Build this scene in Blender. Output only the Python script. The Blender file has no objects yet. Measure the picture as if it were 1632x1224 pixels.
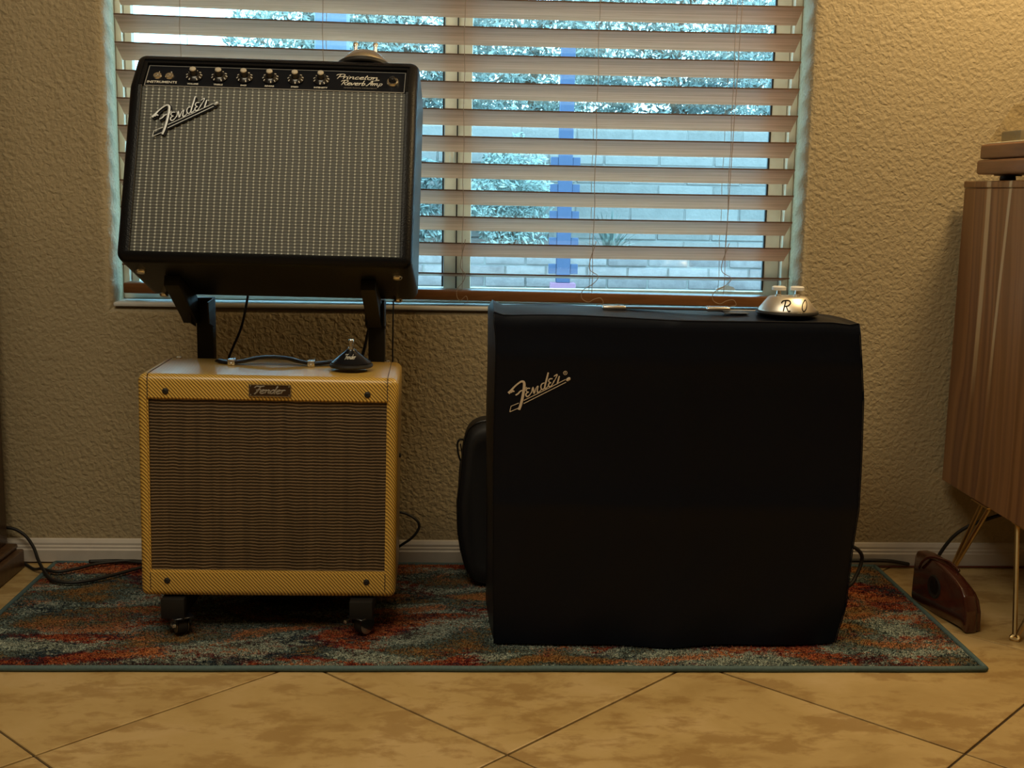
import bpy, bmesh, math, random
from mathutils import Vector, Matrix, Euler
random.seed(7)
S = bpy.context.scene
COL = S.collection
PI = math.pi

# ---------------------------------------------------------------- camera
F_PX, PITCH, YAW, ROLL, EYE = 1890.0, math.radians(9.29), math.radians(2.40), 0.0175, 0.82
fw = Vector((math.sin(YAW)*math.cos(PITCH), math.cos(YAW)*math.cos(PITCH), -math.sin(PITCH)))
rt = fw.cross(Vector((0, 0, 1))).normalized()
up = rt.cross(fw)
r2 = rt*math.cos(ROLL) + up*math.sin(ROLL)
u2 = -rt*math.sin(ROLL) + up*math.cos(ROLL)
cd = bpy.data.cameras.new('camera')
cd.sensor_fit = 'HORIZONTAL'; cd.sensor_width = 36.0; cd.lens = 36.0*F_PX/1632.0
cd.clip_start = 0.05; cd.clip_end = 200
cam = bpy.data.objects.new('camera', cd); COL.objects.link(cam)
cam.matrix_world = Matrix(((r2.x, u2.x, -fw.x, 0), (r2.y, u2.y, -fw.y, 0), (r2.z, u2.z, -fw.z, EYE), (0, 0, 0, 1)))
S.camera = cam

# ---------------------------------------------------------------- world, lights, exposure
w = bpy.data.worlds.new('world'); S.world = w; w.use_nodes = True
bg = w.node_tree.nodes['Background']
bg.inputs[0].default_value = (0.35, 0.73, 1.0, 1); bg.inputs[1].default_value = 8.5
S.view_settings.view_transform = 'Standard'; S.view_settings.look = 'None'
S.view_settings.gamma = 1.0; S.view_settings.use_curve_mapping = False
S.view_settings.exposure = 0.0

def area(name, loc, aim, sx, sy, watts, col):
    l = bpy.data.lights.new(name, 'AREA'); l.shape = 'RECTANGLE'; l.size = sx; l.size_y = sy
    l.energy = watts; l.color = col
    o = bpy.data.objects.new(name, l); COL.objects.link(o); o.location = loc
    o.rotation_euler = (Vector(aim)-Vector(loc)).to_track_quat('-Z', 'Y').to_euler()
    return o
def point(name, loc, r, watts, col):
    l = bpy.data.lights.new(name, 'POINT'); l.shadow_soft_size = r; l.energy = watts; l.color = col
    o = bpy.data.objects.new(name, l); COL.objects.link(o); o.location = loc
    return o
area('ceiling_light', (-0.5, 0.7, 2.5), (-0.35, 1.5, 0), 1.3, 1.1, 34, (1.0, 0.87, 0.62))
point('side_lamp', (1.22, 2.05, 1.80), 0.12, 46.0, (1.0, 0.72, 0.36))

# ---------------------------------------------------------------- node helper
class N:
    """tiny expression builder over shader nodes"""
    def __init__(s, name):
        s.m = bpy.data.materials.new(name); s.m.use_nodes = True
        s.t = s.m.node_tree; s.b = s.t.nodes['Principled BSDF']; s.out = s.t.nodes['Material Output']
    def node(s, t, **k):
        n = s.t.nodes.new(t)
        for a, v in k.items(): setattr(n, a, v)
        return n
    def put(s, sock, v):
        if isinstance(v, bpy.types.NodeSocket): s.t.links.new(v, sock)
        elif v is not None: sock.default_value = (v if not (isinstance(v, tuple) and len(v) == 3 and sock.type == 'RGBA') else v+(1,))
    def obj(s): return s.node('ShaderNodeTexCoord').outputs['Object']
    def gen(s): return s.node('ShaderNodeTexCoord').outputs['Generated']
    def geo(s): return s.node('ShaderNodeNewGeometry').outputs['Position']
    def xyz(s, v):
        n = s.node('ShaderNodeSeparateXYZ'); s.put(n.inputs[0], v); return n.outputs
    def comb(s, x, y, z):
        n = s.node('ShaderNodeCombineXYZ'); s.put(n.inputs[0], x); s.put(n.inputs[1], y); s.put(n.inputs[2], z); return n.outputs[0]
    def map(s, v, sc=(1, 1, 1), loc=(0, 0, 0), rot=(0, 0, 0)):
        n = s.node('ShaderNodeMapping'); s.put(n.inputs[0], v)
        n.inputs['Scale'].default_value = sc; n.inputs['Location'].default_value = loc; n.inputs['Rotation'].default_value = rot
        return n.outputs[0]
    def math(s, op, a, b=None, c=None):
        n = s.node('ShaderNodeMath', operation=op); s.put(n.inputs[0], a)
        if b is not None: s.put(n.inputs[1], b)
        if c is not None: s.put(n.inputs[2], c)
        return n.outputs[0]
    def noise(s, v, scale, detail=3, rough=.5, dist=0):
        n = s.node('ShaderNodeTexNoise'); s.put(n.inputs['Vector'], v); n.inputs['Scale'].default_value = scale
        n.inputs['Detail'].default_value = detail; n.inputs['Roughness'].default_value = rough; n.inputs['Distortion'].default_value = dist
        return n.outputs[0]
    def voro(s, v, scale, feat='F1'):
        n = s.node('ShaderNodeTexVoronoi', feature=feat); s.put(n.inputs['Vector'], v); n.inputs['Scale'].default_value = scale
        return n.outputs[0]
    def ramp(s, f, stops, interp='LINEAR'):
        n = s.node('ShaderNodeValToRGB'); s.put(n.inputs[0], f); r = n.color_ramp; r.interpolation = interp
        while len(r.elements) < len(stops): r.elements.new(0.5)
        for e, (p, c) in zip(r.elements, stops):
            e.position = p; e.color = (c if isinstance(c, tuple) else (c, c, c)) + (1,)
        return n.outputs[0]
    def mix(s, f, a, b, mode='MIX'):
        n = s.node('ShaderNodeMix', data_type='RGBA', blend_type=mode); s.put(n.inputs[0], f)
        s.put(n.inputs[6], a); s.put(n.inputs[7], b); return n.outputs[2]
    def bump(s, h, strength=.5, dist=.002):
        n = s.node('ShaderNodeBump'); n.inputs['Strength'].default_value = strength; n.inputs['Distance'].default_value = dist
        s.put(n.inputs['Height'], h); s.put(s.b.inputs['Normal'], n.outputs[0])
    def done(s, col=None, rough=.5, metal=0, spec=None, coat=0, coat_rough=.1):
        if col is not None: s.put(s.b.inputs['Base Color'], col)
        s.put(s.b.inputs['Roughness'], rough); s.b.inputs['Metallic'].default_value = metal
        if spec is not None: s.b.inputs['Specular IOR Level'].default_value = spec
        if coat: s.b.inputs['Coat Weight'].default_value = coat; s.b.inputs['Coat Roughness'].default_value = coat_rough
        return s.m
def plain(name, col, rough=.5, metal=0, spec=None, var=.12, scale=40, coat=0):
    n = N(name); v = n.noise(n.obj(), scale, 3)
    c = n.mix(v, tuple(x*(1-var) for x in col), tuple(min(1, x*(1+var)) for x in col))
    return n.done(c, rough, metal, spec, coat)

# wall plaster
def mk_wall(name, col):
    n = N(name); p = n.geo()
    a = n.noise(n.map(p, (1, 1, 1), (0, 0, 0), (0, .6, 0)), 105, 2, .5, .5); b = n.voro(p, 125, 'SMOOTH_F1')
    h = n.math('ADD', n.math('MULTIPLY', a, 1.3), n.math('MULTIPLY', b, .55))
    n.bump(h, .75, .0034)
    c = n.mix(n.noise(p, 2.2, 3), tuple(x*.93 for x in col), tuple(x*1.06 for x in col))
    return n.done(c, .62, 0, .35)
M_WALL = mk_wall('wall_plaster', (0.36, 0.29, 0.175))
M_CEIL = mk_wall('ceiling_plaster', (0.62, 0.56, 0.45))
M_TRIM = plain('white_trim', (0.50, 0.46, 0.42), .4)
# floor tile
n = N('travertine_tile'); p = n.geo(); oi = n.node('ShaderNodeObjectInfo').outputs['Random']
pp = n.node('ShaderNodeVectorMath', operation='ADD'); n.put(pp.inputs[0], p); n.put(pp.inputs[1], n.comb(n.math('MULTIPLY', oi, 7.0), n.math('MULTIPLY', oi, 3.0), 0.0)); q = pp.outputs[0]
big = n.noise(q, 5.0, 5, .6, .4); fine = n.noise(n.map(q, (14, 26, 14)), 1, 6, .68, .3); patch = n.noise(n.map(q, (6, 10, 6)), 1, 4, .6)
c = n.ramp(big, [(.3, (.39, .265, .105)), (.52, (.49, .35, .155)), (.72, (.58, .43, .225))])
dk = n.ramp(n.math('MULTIPLY', fine, patch), [(.235, 0.0), (.31, 1.0)])
c = n.mix(n.math('MULTIPLY', dk, .62), c, (.27, .155, .05))
c = n.mix(n.math('MULTIPLY', oi, .2), c, (.42, .29, .13))
n.bump(fine, .12, .002); M_TILE = n.done(c, n.ramp(fine, [(.3, .34), (.7, .5)]), 0, .4)
M_GROUT = plain('dark_grout', (.05, .035, .02), .9)
# wood helpers
def wood(name, stops, sc=(1, 1, 1), rough=.4, dist=2.2, coat=0, bumpy=.15):
    n = N(name); p = n.map(n.obj(), sc)
    g = n.noise(p, 3.0, 6, .62, dist); f = n.noise(n.map(p, (1, 1, 1)), 14, 4, .6)
    v = n.math('ADD', n.math('MULTIPLY', g, .75), n.math('MULTIPLY', f, .25))
    n.bump(f, bumpy, .0006)
    return n.done(n.ramp(v, stops), rough, 0, .5, coat)
M_SLAT = wood('blind_slat_wood', [(.34, (.47, .265, .155)), (.5, (.62, .365, .23)), (.66, (.74, .46, .31))], (.5, 16, 40), .42)
M_RAIL = wood('blind_rail_wood', [(.35, (.10, .040, .012)), (.65, (.19, .080, .028))], (1, 14, 14), .35)
M_EDGE = plain('slat_edge_brown', (.10, .055, .03), .5)  # darker brown for the room-side edge faces of the slats
n = N('acacia_panel'); p = n.obj(); X = n.xyz(p)
warp = n.noise(n.map(p, (1, 1, .35)), 4.0, 3, .5)
yy = n.math('ADD', X[1], n.math('MULTIPLY', n.math('SUBTRACT', warp, .5), .12))
band = n.noise(n.comb(0.0, n.math('MULTIPLY', yy, 16.0), n.math('MULTIPLY', X[2], .35)), 1, 2, .5)
grain = n.noise(n.comb(0.0, n.math('MULTIPLY', yy, 150.0), n.math('MULTIPLY', X[2], 4.0)), 1, 4, .6)
c = n.ramp(band, [(.30, (.13, .055, .022)), (.44, (.25, .12, .05)), (.52, (.34, .17, .075)), (.60, (.18, .085, .045)), (.72, (.36, .185, .09))])
c = n.mix(n.math('MULTIPLY', grain, .5), c, n.mix(.5, c, (.08, .03, .015)))
# two pale sapwood streaks that wander down the panel
def streak(y0, amp, wd, ph):
    cy = n.math('ADD', y0, n.math('MULTIPLY', n.math('SINE', n.math('ADD', n.math('MULTIPLY', X[2], 5.2), ph)), amp))
    d = n.math('ABSOLUTE', n.math('SUBTRACT', X[1], cy))
    return n.ramp(n.math('DIVIDE', d, wd), [(.55, 1.0), (1.0, 0.0)])
st = n.math('MAXIMUM', streak(.336, .007, .012, 1.2), streak(.245, .014, .007, -.6))
st = n.math('MULTIPLY', st, n.ramp(X[2], [(.40, 0.0), (.54, .85)]))
c = n.mix(st, c, (.60, .47, .30)); n.bump(grain, .12, .0006); M_CAB = n.done(c, .3, 0, .5)
M_DARKWOOD = wood('dark_cherry_wood', [(.35, (.055, .026, .012)), (.65, (.12, .06, .028))], (12, 12, 1.2), .35)
M_WALNUT = wood('walnut_plinth', [(.35, (.15, .06, .026)), (.65, (.25, .11, .05))], (10, 1.0, 10), .34)
# textiles
def mk_tolex():
    n = N('black_tolex'); p = n.obj(); v = n.voro(p, 420, 'F1'); n.bump(v, .45, .0006)
    return n.done(n.mix(n.noise(p, 9), (.003, .0034, .0048), (.006, .0068, .0090)), .38, 0, .2)
M_TOLEX = mk_tolex()
def mk_silver():
    n = N('silver_grille_cloth'); X = n.xyz(n.obj())
    wv = n.noise(n.map(n.obj(), (8, 1, 8)), 3, 2)
    xx = n.math('ADD', n.math('MULTIPLY', X[0], 1/.01105), n.math('MULTIPLY', wv, .25)); zz = n.math('ADD', n.math('MULTIPLY', X[2], 1/.00595), n.math('MULTIPLY', wv, .25))
    fx = n.math('ABSOLUTE', n.math('SUBTRACT', n.math('FRACT', xx), .5)); fz = n.math('ABSOLUTE', n.math('SUBTRACT', n.math('FRACT', zz), .5))
    lx = n.ramp(fx, [(.07, 1.0), (.18, 0.0)]); lz = n.ramp(fz, [(.10, 1.0), (.25, 0.0)])
    fine = n.noise(n.map(n.obj(), (900, 1, 260)), 1, 2)
    base = n.mix(fine, (.009, .0095, .008), (.040, .041, .034))
    c = n.mix(n.math('MULTIPLY', lz, .60), base, (.175, .185, .16))
    c = n.mix(n.math('MULTIPLY', lx, .50), c, (.215, .225, .20))
    c = n.mix(n.math('MULTIPLY', n.math('MULTIPLY', lx, lz), .8), c, (.66, .70, .66))
    n.bump(n.math('ADD', lx, lz), .5, .0008); return n.done(c, .48, 0, .5)
M_SILVER = mk_silver()
def mk_oxblood():
    n = N('brown_grille_cloth'); X = n.xyz(n.obj())
    wv = n.noise(n.map(n.obj(), (30, 1, 12)), 1, 3); wf = n.noise(n.map(n.obj(), (420, 1, 60)), 1, 3); vs = n.noise(n.map(n.obj(), (75, 1, 4)), 1, 3)
    zz = n.math('ADD', n.math('MULTIPLY', X[2], 1/.00565), n.math('ADD', n.math('MULTIPLY', wv, 1.1), n.math('MULTIPLY', wf, .22)))
    fz = n.math('ABSOLUTE', n.math('SUBTRACT', n.math('FRACT', zz), .5))
    lz = n.ramp(fz, [(.08, 1.0), (.24, 0.0)])
    base = n.mix(vs, (.008, .005, .002), (.045, .027, .010))
    c = n.mix(n.math('MULTIPLY', lz, n.ramp(vs, [(.25, .55), (.6, .85)])), base, (.31, .215, .125))
    n.bump(lz, .5, .0008); return n.done(c, .6, 0, .4)
M_OX = mk_oxblood()
def mk_tweed(name):
    n = N(name); X = n.xyz(n.obj()); wv = n.noise(n.obj(), 14, 3)
    s = n.math('ADD', n.math('MULTIPLY', n.math('ADD', X[0], n.math('MULTIPLY', X[1], .9)), 158.0), n.math('ADD', n.math('MULTIPLY', X[2], 146.0), n.math('MULTIPLY', wv, 1.3)))
    fr = n.math('ABSOLUTE', n.math('SUBTRACT', n.math('FRACT', s), .5))
    l = n.ramp(fr, [(.13, 1.0), (.34, 0.0)])
    th = n.noise(n.map(n.obj(), (500, 500, 500)), 1, 2)
    gold = n.mix(th, (.62, .38, .062), (.90, .62, .17)); dk = n.mix(th, (.15, .075, .010), (.27, .15, .022))
    c = n.mix(l, gold, dk); n.bump(l, -.35, .0006); return n.done(c, .36, 0, .5, .55, .3)
M_TWEED = mk_tweed('lacquered_tweed')
def mk_cover():
    n = N('black_nylon_cover'); p = n.obj(); X = n.xyz(p)
    wx = n.math('SINE', n.math('MULTIPLY', X[0], 5200.0)); wz = n.math('SINE', n.math('MULTIPLY', X[2], 5200.0))
    n.bump(n.math('MULTIPLY', n.noise(p, 22, 5, .6), 1.0), .25, .004)
    return n.done(n.mix(n.noise(p, 3), (.0018, .0032, .0075), (.003, .0050, .0110)), .42, 0, .18)
M_COVER = mk_cover()
M_CHROME = plain('chrome', (.86, .84, .80), .26, 1.0, var=.05)
M_SATIN = plain('satin_chrome', (.84, .80, .72), .42, 1.0, var=.04)
M_INK = plain('matte_black_ink', (.008, .008, .008), .8, spec=.1)
M_PEARL = plain('pearl_cap', (.75, .75, .74), .25)
M_EMB = plain('emblem_metal', (.46, .48, .49), .4, .3, var=.04)
M_NICKEL = plain('aged_nickel', (.55, .50, .42), .3, 1.0)
M_BLKPL = plain('black_plastic', (.010, .010, .012), .22)
M_BLKMT = plain('black_powder_coat', (.011, .011, .011), .5, spec=.3)
M_RUBBER = plain('black_rubber', (.010, .009, .008), .55)
M_LEATHER = plain('black_strap_leather', (.012, .011, .012), .3)
M_PIPE = plain('pale_welt', (.62, .55, .36), .6)
M_KNOB = plain('knob_metal_cap', (.86, .84, .76), .25, .6)
M_PRINT = plain('white_print', (.72, .71, .66), .5, var=.05)
M_PRINTG = plain('grey_print', (.20, .19, .18), .5, var=.05)
M_EMBR = plain('pale_embroidery', (.60, .50, .38), .75, var=.15, scale=300)
M_PANEL = plain('control_panel_black', (.004, .0055, .010), .5, spec=.15)
M_PLATE = plain('brown_nameplate', (.035, .018, .010), .35)
M_BAG = plain('black_bag_nylon', (.004, .0045, .007), .6)
M_BRASS = plain('brushed_brass_leg', (.62, .46, .22), .3, 1.0)
M_VINYL = plain('window_vinyl', (.66, .62, .50), .4)
M_SILL = plain('sill_stone', (.60, .60, .58), .3)
M_CORD = plain('blind_cord', (.30, .21, .14), .8)
M_BROWN = plain('brown_enamel', (.055, .014, .009), .16, var=.2, coat=.5)
M_STICKER = plain('white_sticker', (.85, .85, .85), .5)
def mk_glass(name, tint=(.93, .97, .96), refl=.06):
    n = N(name); t = n.t; t.nodes.remove(n.b)
    tr = n.node('ShaderNodeBsdfTransparent'); tr.inputs[0].default_value = tint+(1,)
    gl = n.node('ShaderNodeBsdfGlossy'); gl.inputs[1].default_value = .02
    mx = n.node('ShaderNodeMixShader'); mx.inputs[0].default_value = refl
    t.links.new(tr.outputs[0], mx.inputs[1]); t.links.new(gl.outputs[0], mx.inputs[2]); t.links.new(mx.outputs[0], n.out.inputs[0])
    return n.m
M_GLASS = mk_glass('window_glass'); M_ACRYL = mk_glass('clear_acrylic', (.90, .87, .80), .10)
# rug pile
def mk_rug():
    n = N('rug_pile'); p = n.geo()
    def fld(sx, sy, off, jit, jx): return n.math('ADD', n.noise(n.map(p, (sx, sy, .01), off), 1, 2, .5, .6), n.math('MULTIPLY', n.math('SUBTRACT', jx, .5), jit*1.35))
    j1 = n.noise(n.map(p, (55, 110, .01)), 1, 4, .75); j2 = n.noise(n.map(p, (190, 300, 190), (2, 1, 0)), 1, 2, .6)
    a = fld(4.6, 10.5, (0, 0, 0), .50, j1); b = fld(5.2, 12.0, (5, 3, 0), .42, j2); m_ = fld(3.8, 9.0, (9.3, 2, 0), .55, j1); d = fld(6, 14, (1, 8, 0), .5, j2)
    c1 = n.ramp(a, [(.28, (.022, .035, .055)), (.38, (.045, .075, .095)), (.44, (.10, .018, .024)), (.50, (.26, .040, .026)), (.55, (.52, .15, .055)), (.60, (.12, .035, .03)), (.68, (.07, .02, .03))])
    c2 = n.ramp(b, [(.34, (.33, .17, .06)), (.42, (.14, .15, .10)), (.48, (.075, .115, .125)), (.54, (.20, .27, .25)), (.60, (.52, .58, .50)), (.68, (.18, .23, .20)), (.76, (.06, .015, .025))])
    c = n.mix(n.ramp(m_, [(.42, 0.0), (.50, 1.0)]), c1, c2)
    c = n.mix(n.ramp(d, [(.60, 0.0), (.66, .85)]), c, (.56, .20, .07))
    c = n.mix(n.ramp(n.noise(n.map(p, (300, 420, 300)), 1, 2, .6), [(.38, .85), (.60, 0.0)]), c, n.mix(1.0, c, (.12, .10, .11), 'MULTIPLY'))
    n.bump(j2, .9, .004); return n.done(c, .95, 0, .1)
M_RUG = mk_rug()
M_BIND = plain('rug_binding', (.065, .115, .125), .7, var=.3, scale=200)
# garden
def mk_block(name, c1, c2):
    n = N(name); p = n.geo(); oi = n.node('ShaderNodeObjectInfo').outputs['Random']
    v = n.math('ADD', n.math('MULTIPLY', n.noise(p, 7, 5, .65), .7), n.math('MULTIPLY', oi, .3))
    n.bump(n.noise(p, 30, 4), .6, .01); return n.done(n.ramp(v, [(.3, c1), (.7, c2)]), .9)
M_BLOCK = mk_block('slump_block', (.17, .13, .125), (.31, .25, .235)); M_FENCE = mk_block('fence_block', (.19, .165, .15), (.26, .225, .205))
M_GRAVEL = mk_block('gravel', (.25, .22, .19), (.4, .36, .32))
def mk_leaf(name, c1, c2, c3):
    n = N(name); p = n.geo()
    v = n.math('ADD', n.math('MULTIPLY', n.noise(p, 1.3, 2), .5), n.math('MULTIPLY', n.noise(p, 11, 3), .5))
    c = n.ramp(v, [(.35, c1), (.5, c2), (.62, c3)])
    n.b.inputs['Transmission Weight'].default_value = 0
    return n.done(c, .55, 0, .3)
M_LEAF1 = mk_leaf('leaf_deep', (.07, .085, .08), (.19, .225, .20), (.46, .50, .45)); M_LEAF2 = mk_leaf('leaf_pale', (.09, .115, .105), (.25, .30, .27), (.54, .58, .52))
M_BARK = plain('bark', (.16, .11, .08), .9)
M_BLUE = plain('blue_paint', (.045, .065, .13), .6); M_PURP = plain('purple_paint', (.30, .12, .19), .6)
M_POST = plain('blue_grey_post', (.14, .17, .24), .6)

# ---------------------------------------------------------------- mesh helpers
def link(name, me, mat, parent=None, smooth=False, **props):
    o = bpy.data.objects.new(name, me); COL.objects.link(o)
    if mat and not me.materials: me.materials.append(mat)
    if parent: o.parent = parent
    if smooth:
        for p in me.polygons: p.use_smooth = True
    for k, v in props.items(): o[k] = v
    return o
def obj(name, bm, mat, parent=None, smooth=False, **props):
    me = bpy.data.meshes.new(name); bmesh.ops.recalc_face_normals(bm, faces=bm.faces); bm.to_mesh(me); bm.free()
    if smooth == 'auto':
        for p in me.polygons: p.use_smooth = True
        try: me.set_sharp_from_angle(angle=math.radians(40))
        except Exception: pass
        smooth = False
    return link(name, me, mat, parent, smooth, **props)
def thing(name, loc, label, cat, group=None, rot=None, kind=None):
    o = bpy.data.objects.new(name, None); COL.objects.link(o); o.empty_display_size = .05
    o.location = loc
    if rot: o.rotation_mode = 'YXZ'; o.rotation_euler = rot
    tag(o, label, cat, group)
    if kind: o['kind'] = kind
    return o
def tag(o, label, cat, group=None):
    o['label'] = label; o['category'] = cat
    if group: o['group'] = group
    return o
def struct(o): o['kind'] = 'structure'; return o
def B(): return bmesh.new()
def box(bm, x0, x1, y0, y1, z0, z1, bev=0, seg=2):
    r = bmesh.ops.create_cube(bm, size=1); vs = r['verts']
    for v in vs: v.co = Vector(((x0+x1)/2+v.co.x*(x1-x0), (y0+y1)/2+v.co.y*(y1-y0), (z0+z1)/2+v.co.z*(z1-z0)))
    if bev:
        es = list({e for v in vs for e in v.link_edges})
        bmesh.ops.bevel(bm, geom=es, offset=bev, segments=seg, affect='EDGES', profile=.5)
    return bm
def bx(name, dims, mat, parent=None, bev=0, seg=2, **k):
    return obj(name, box(B(), *dims, bev=bev, seg=seg), mat, parent, 'auto' if bev else False, **k)
def catmull(pts, sub=6, closed=False):
    P = [Vector(p) for p in pts]; out = []
    if len(P) < 3: return P
    n = len(P)
    for i in range(n if closed else n-1):
        p0 = P[(i-1) % n] if closed else P[max(i-1, 0)]; p1 = P[i]; p2 = P[(i+1) % n]; p3 = P[(i+2) % n] if closed else P[min(i+2, n-1)]
        for k in range(sub):
            t = k/sub
            out.append(.5*((2*p1)+(-p0+p2)*t+(2*p0-5*p1+4*p2-p3)*t*t+(-p0+3*p1-3*p2+p3)*t**3))
    if not closed: out.append(P[-1])
    return out
def tube(bm, pts, r, seg=8, flat=None, flat_axis=None):
    """round tube through pts; r number or list; flat squashes the section along flat_axis"""
    P = [Vector(p) for p in pts]; n = len(P)
    R = r if isinstance(r, (list, tuple)) else [r]*n
    rings = []; prev = None
    for i in range(n):
        t = (P[min(i+1, n-1)]-P[max(i-1, 0)])
        if t.length < 1e-9: t = Vector((0, 0, 1))
        t.normalize()
        if prev is None:
            a = Vector((0, 0, 1)) if abs(t.z) < .9 else Vector((1, 0, 0)); u = t.cross(a).normalized()
        else:
            u = prev - t*prev.dot(t)
            u = u.normalized() if u.length > 1e-6 else t.orthogonal().normalized()
        prev = u; v = t.cross(u); ring = []
        for k in range(seg):
            a = 2*PI*k/seg; d = (u*math.cos(a)+v*math.sin(a))*R[i]
            if flat is not None: d -= flat_axis*d.dot(flat_axis)*(1-flat)
            ring.append(bm.verts.new(P[i]+d))
        rings.append(ring)
    for a, b in zip(rings, rings[1:]):
        for k in range(seg): bm.faces.new((a[k], a[(k+1) % seg], b[(k+1) % seg], b[k]))
    bm.faces.new(rings[0][::-1]); bm.faces.new(rings[-1])
    return bm
def lathe(bm, prof, seg=32, cx=0, cy=0, ax='z', sy=1):
    """prof: list of (radius, height)"""
    rings = []
    for r, z in prof:
        ring = []
        for k in range(seg):
            a = 2*PI*k/seg; c, s = r*math.cos(a), r*math.sin(a)*sy
            co = (cx+c, cy+s, z) if ax == 'z' else ((cx+c, z, cy+s) if ax == 'y' else (z, cx+c, cy+s))
            ring.append(bm.verts.new(co))
        rings.append(ring)
    for a, b in zip(rings, rings[1:]):
        for k in range(seg): bm.faces.new((a[k], a[(k+1) % seg], b[(k+1) % seg], b[k]))
    bm.faces.new(rings[0][::-1]); bm.faces.new(rings[-1])
    return bm
def prism(bm, poly, a0, a1, axis='x'):
    """extrude polygon (two coordinates) between a0 and a1 along axis"""
    def mk(p, a): return (a, p[0], p[1]) if axis == 'x' else ((p[0], a, p[1]) if axis == 'y' else (p[0], p[1], a))
    A = [bm.verts.new(mk(p, a0)) for p in poly]; Bv = [bm.verts.new(mk(p, a1)) for p in poly]
    n = len(poly); bm.faces.new(A[::-1]); bm.faces.new(Bv)
    for i in range(n): bm.faces.new((A[i], A[(i+1) % n], Bv[(i+1) % n], Bv[i]))
    return bm
def bevel_all(bm, off, seg=3, ang=.3):
    bmesh.ops.recalc_face_normals(bm, faces=bm.faces)
    es = [e for e in bm.edges if len(e.link_faces) == 2 and e.calc_face_angle(0) > ang]
    bmesh.ops.bevel(bm, geom=es, offset=off, segments=seg, affect='EDGES', profile=.5)
    return bm
def text_mesh(s, size, depth=.0006, shear=0.0, spacing=1.0, bold=0.0):
    c = bpy.data.curves.new('t', 'FONT'); c.body = s; c.size = size; c.extrude = depth; c.align_x = 'CENTER'; c.align_y = 'CENTER'
    c.shear = shear; c.space_character = spacing; c.offset = bold; c.resolution_u = 2
    o = bpy.data.objects.new('t', c); COL.objects.link(o); dg = bpy.context.evaluated_depsgraph_get()
    me = bpy.data.meshes.new_from_object(o.evaluated_get(dg)); bpy.data.objects.remove(o); bpy.data.curves.remove(c)
    me.transform(Matrix.Rotation(PI/2, 4, 'X')); me.materials.clear()
    return me

# ---- handwriting strokes: x, height; slanted
GL = {
 'e': (.40, [[(0, .2), (.2, .28), (.32, .42), (.22, .5), (.08, .4), (.05, .15), (.18, 0), (.4, .1)]]),
 'n': (.46, [[(0, .38), (.08, .5), (.07, 0)], [(.08, .3), (.25, .5), (.33, .4), (.33, .08), (.45, .06)]]),
 'd': (.48, [[(.35, .4), (.2, .5), (.03, .3), (.08, .03), (.22, .05), (.36, .35)], [(.42, 1), (.36, .1), (.46, .03)]]),
 'r': (.32, [[(0, .38), (.08, .48), (.08, 0)], [(.08, .3), (.2, .5), (.32, .42)]]),
 'i': (.18, [[(.06, .5), (.05, .06), (.16, .04)], [(.08, .70), (.09, .74)]]),
 'c': (.36, [[(.3, .42), (.18, .5), (.04, .3), (.1, .03), (.34, .1)]]),
 't': (.24, [[(.12, .85), (.06, .1), (.2, .03)], [(0, .55), (.24, .55)]]),
 'o': (.42, [[(.2, .5), (.05, .35), (.06, .1), (.2, 0), (.34, .15), (.33, .4), (.2, .5), (.42, .46)]]),
 'v': (.36, [[(0, .5), (.12, 0), (.3, .5), (.36, .46)]]),
 'b': (.38, [[(.08, 1), (.04, .1), (.15, 0), (.3, .15), (.28, .38), (.15, .45), (.06, .3)]]),
 'm': (.66, [[(0, .38), (.08, .5), (.07, 0)], [(.08, .3), (.2, .5), (.28, .4), (.28, 0)], [(.28, .3), (.42, .5), (.5, .4), (.5, .08), (.64, .06)]]),
 'p': (.38, [[(.08, .5), (.04, -.34)], [(.07, .35), (.2, .5), (.32, .35), (.25, .05), (.07, .08)]]),
 'P': (.52, [[(.2, .95), (.12, 0)], [(-.1, .72), (.0, .95), (.4, 1.02), (.56, .8), (.42, .5), (.17, .45)]]),
 'R': (.60, [[(.2, .95), (.10, 0)], [(-.1, .72), (.0, .95), (.4, 1.02), (.56, .8), (.42, .52), (.17, .45)], [(.28, .47), (.46, .03), (.62, .06)]]),
 'A': (.46, [[(-.1, .04), (.02, .02), (.34, 1), (.36, .03)], [(.08, .36), (.44, .4)]]),
 'F': (.46, [[(-.12, .74), (-.02, .96), (.3, .92), (.62, 1.0)], [(.34, .93), (.24, .3), (.10, -.12)], [(.06, .45), (.46, .52)]]),
 'O': (.60, [[(.30, 1), (.08, .7), (.04, .25), (.2, 0), (.42, .25), (.52, .75), (.40, 1.02), (.24, .92)]]),
 ' ': (.25, []),
}
def script(bm, word, x, z, h, r, slant=.3, y=0, ysc=.45, x1=None):
    kx = 1.0 if x1 is None else (x1-x)/(sum(GL[c][0] for c in word)*h)
    cx = x; Y = Vector((0, 1, 0))
    for ch in word:
        w_, st_ = GL[ch]
        for s in st_:
            pts = [(cx+(a+slant*b)*h*kx, y, z+b*h) for a, b in s]
            tube(bm, catmull(pts, 4), r, 5, ysc, Y)
        cx += w_*h*kx
    return cx
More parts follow.
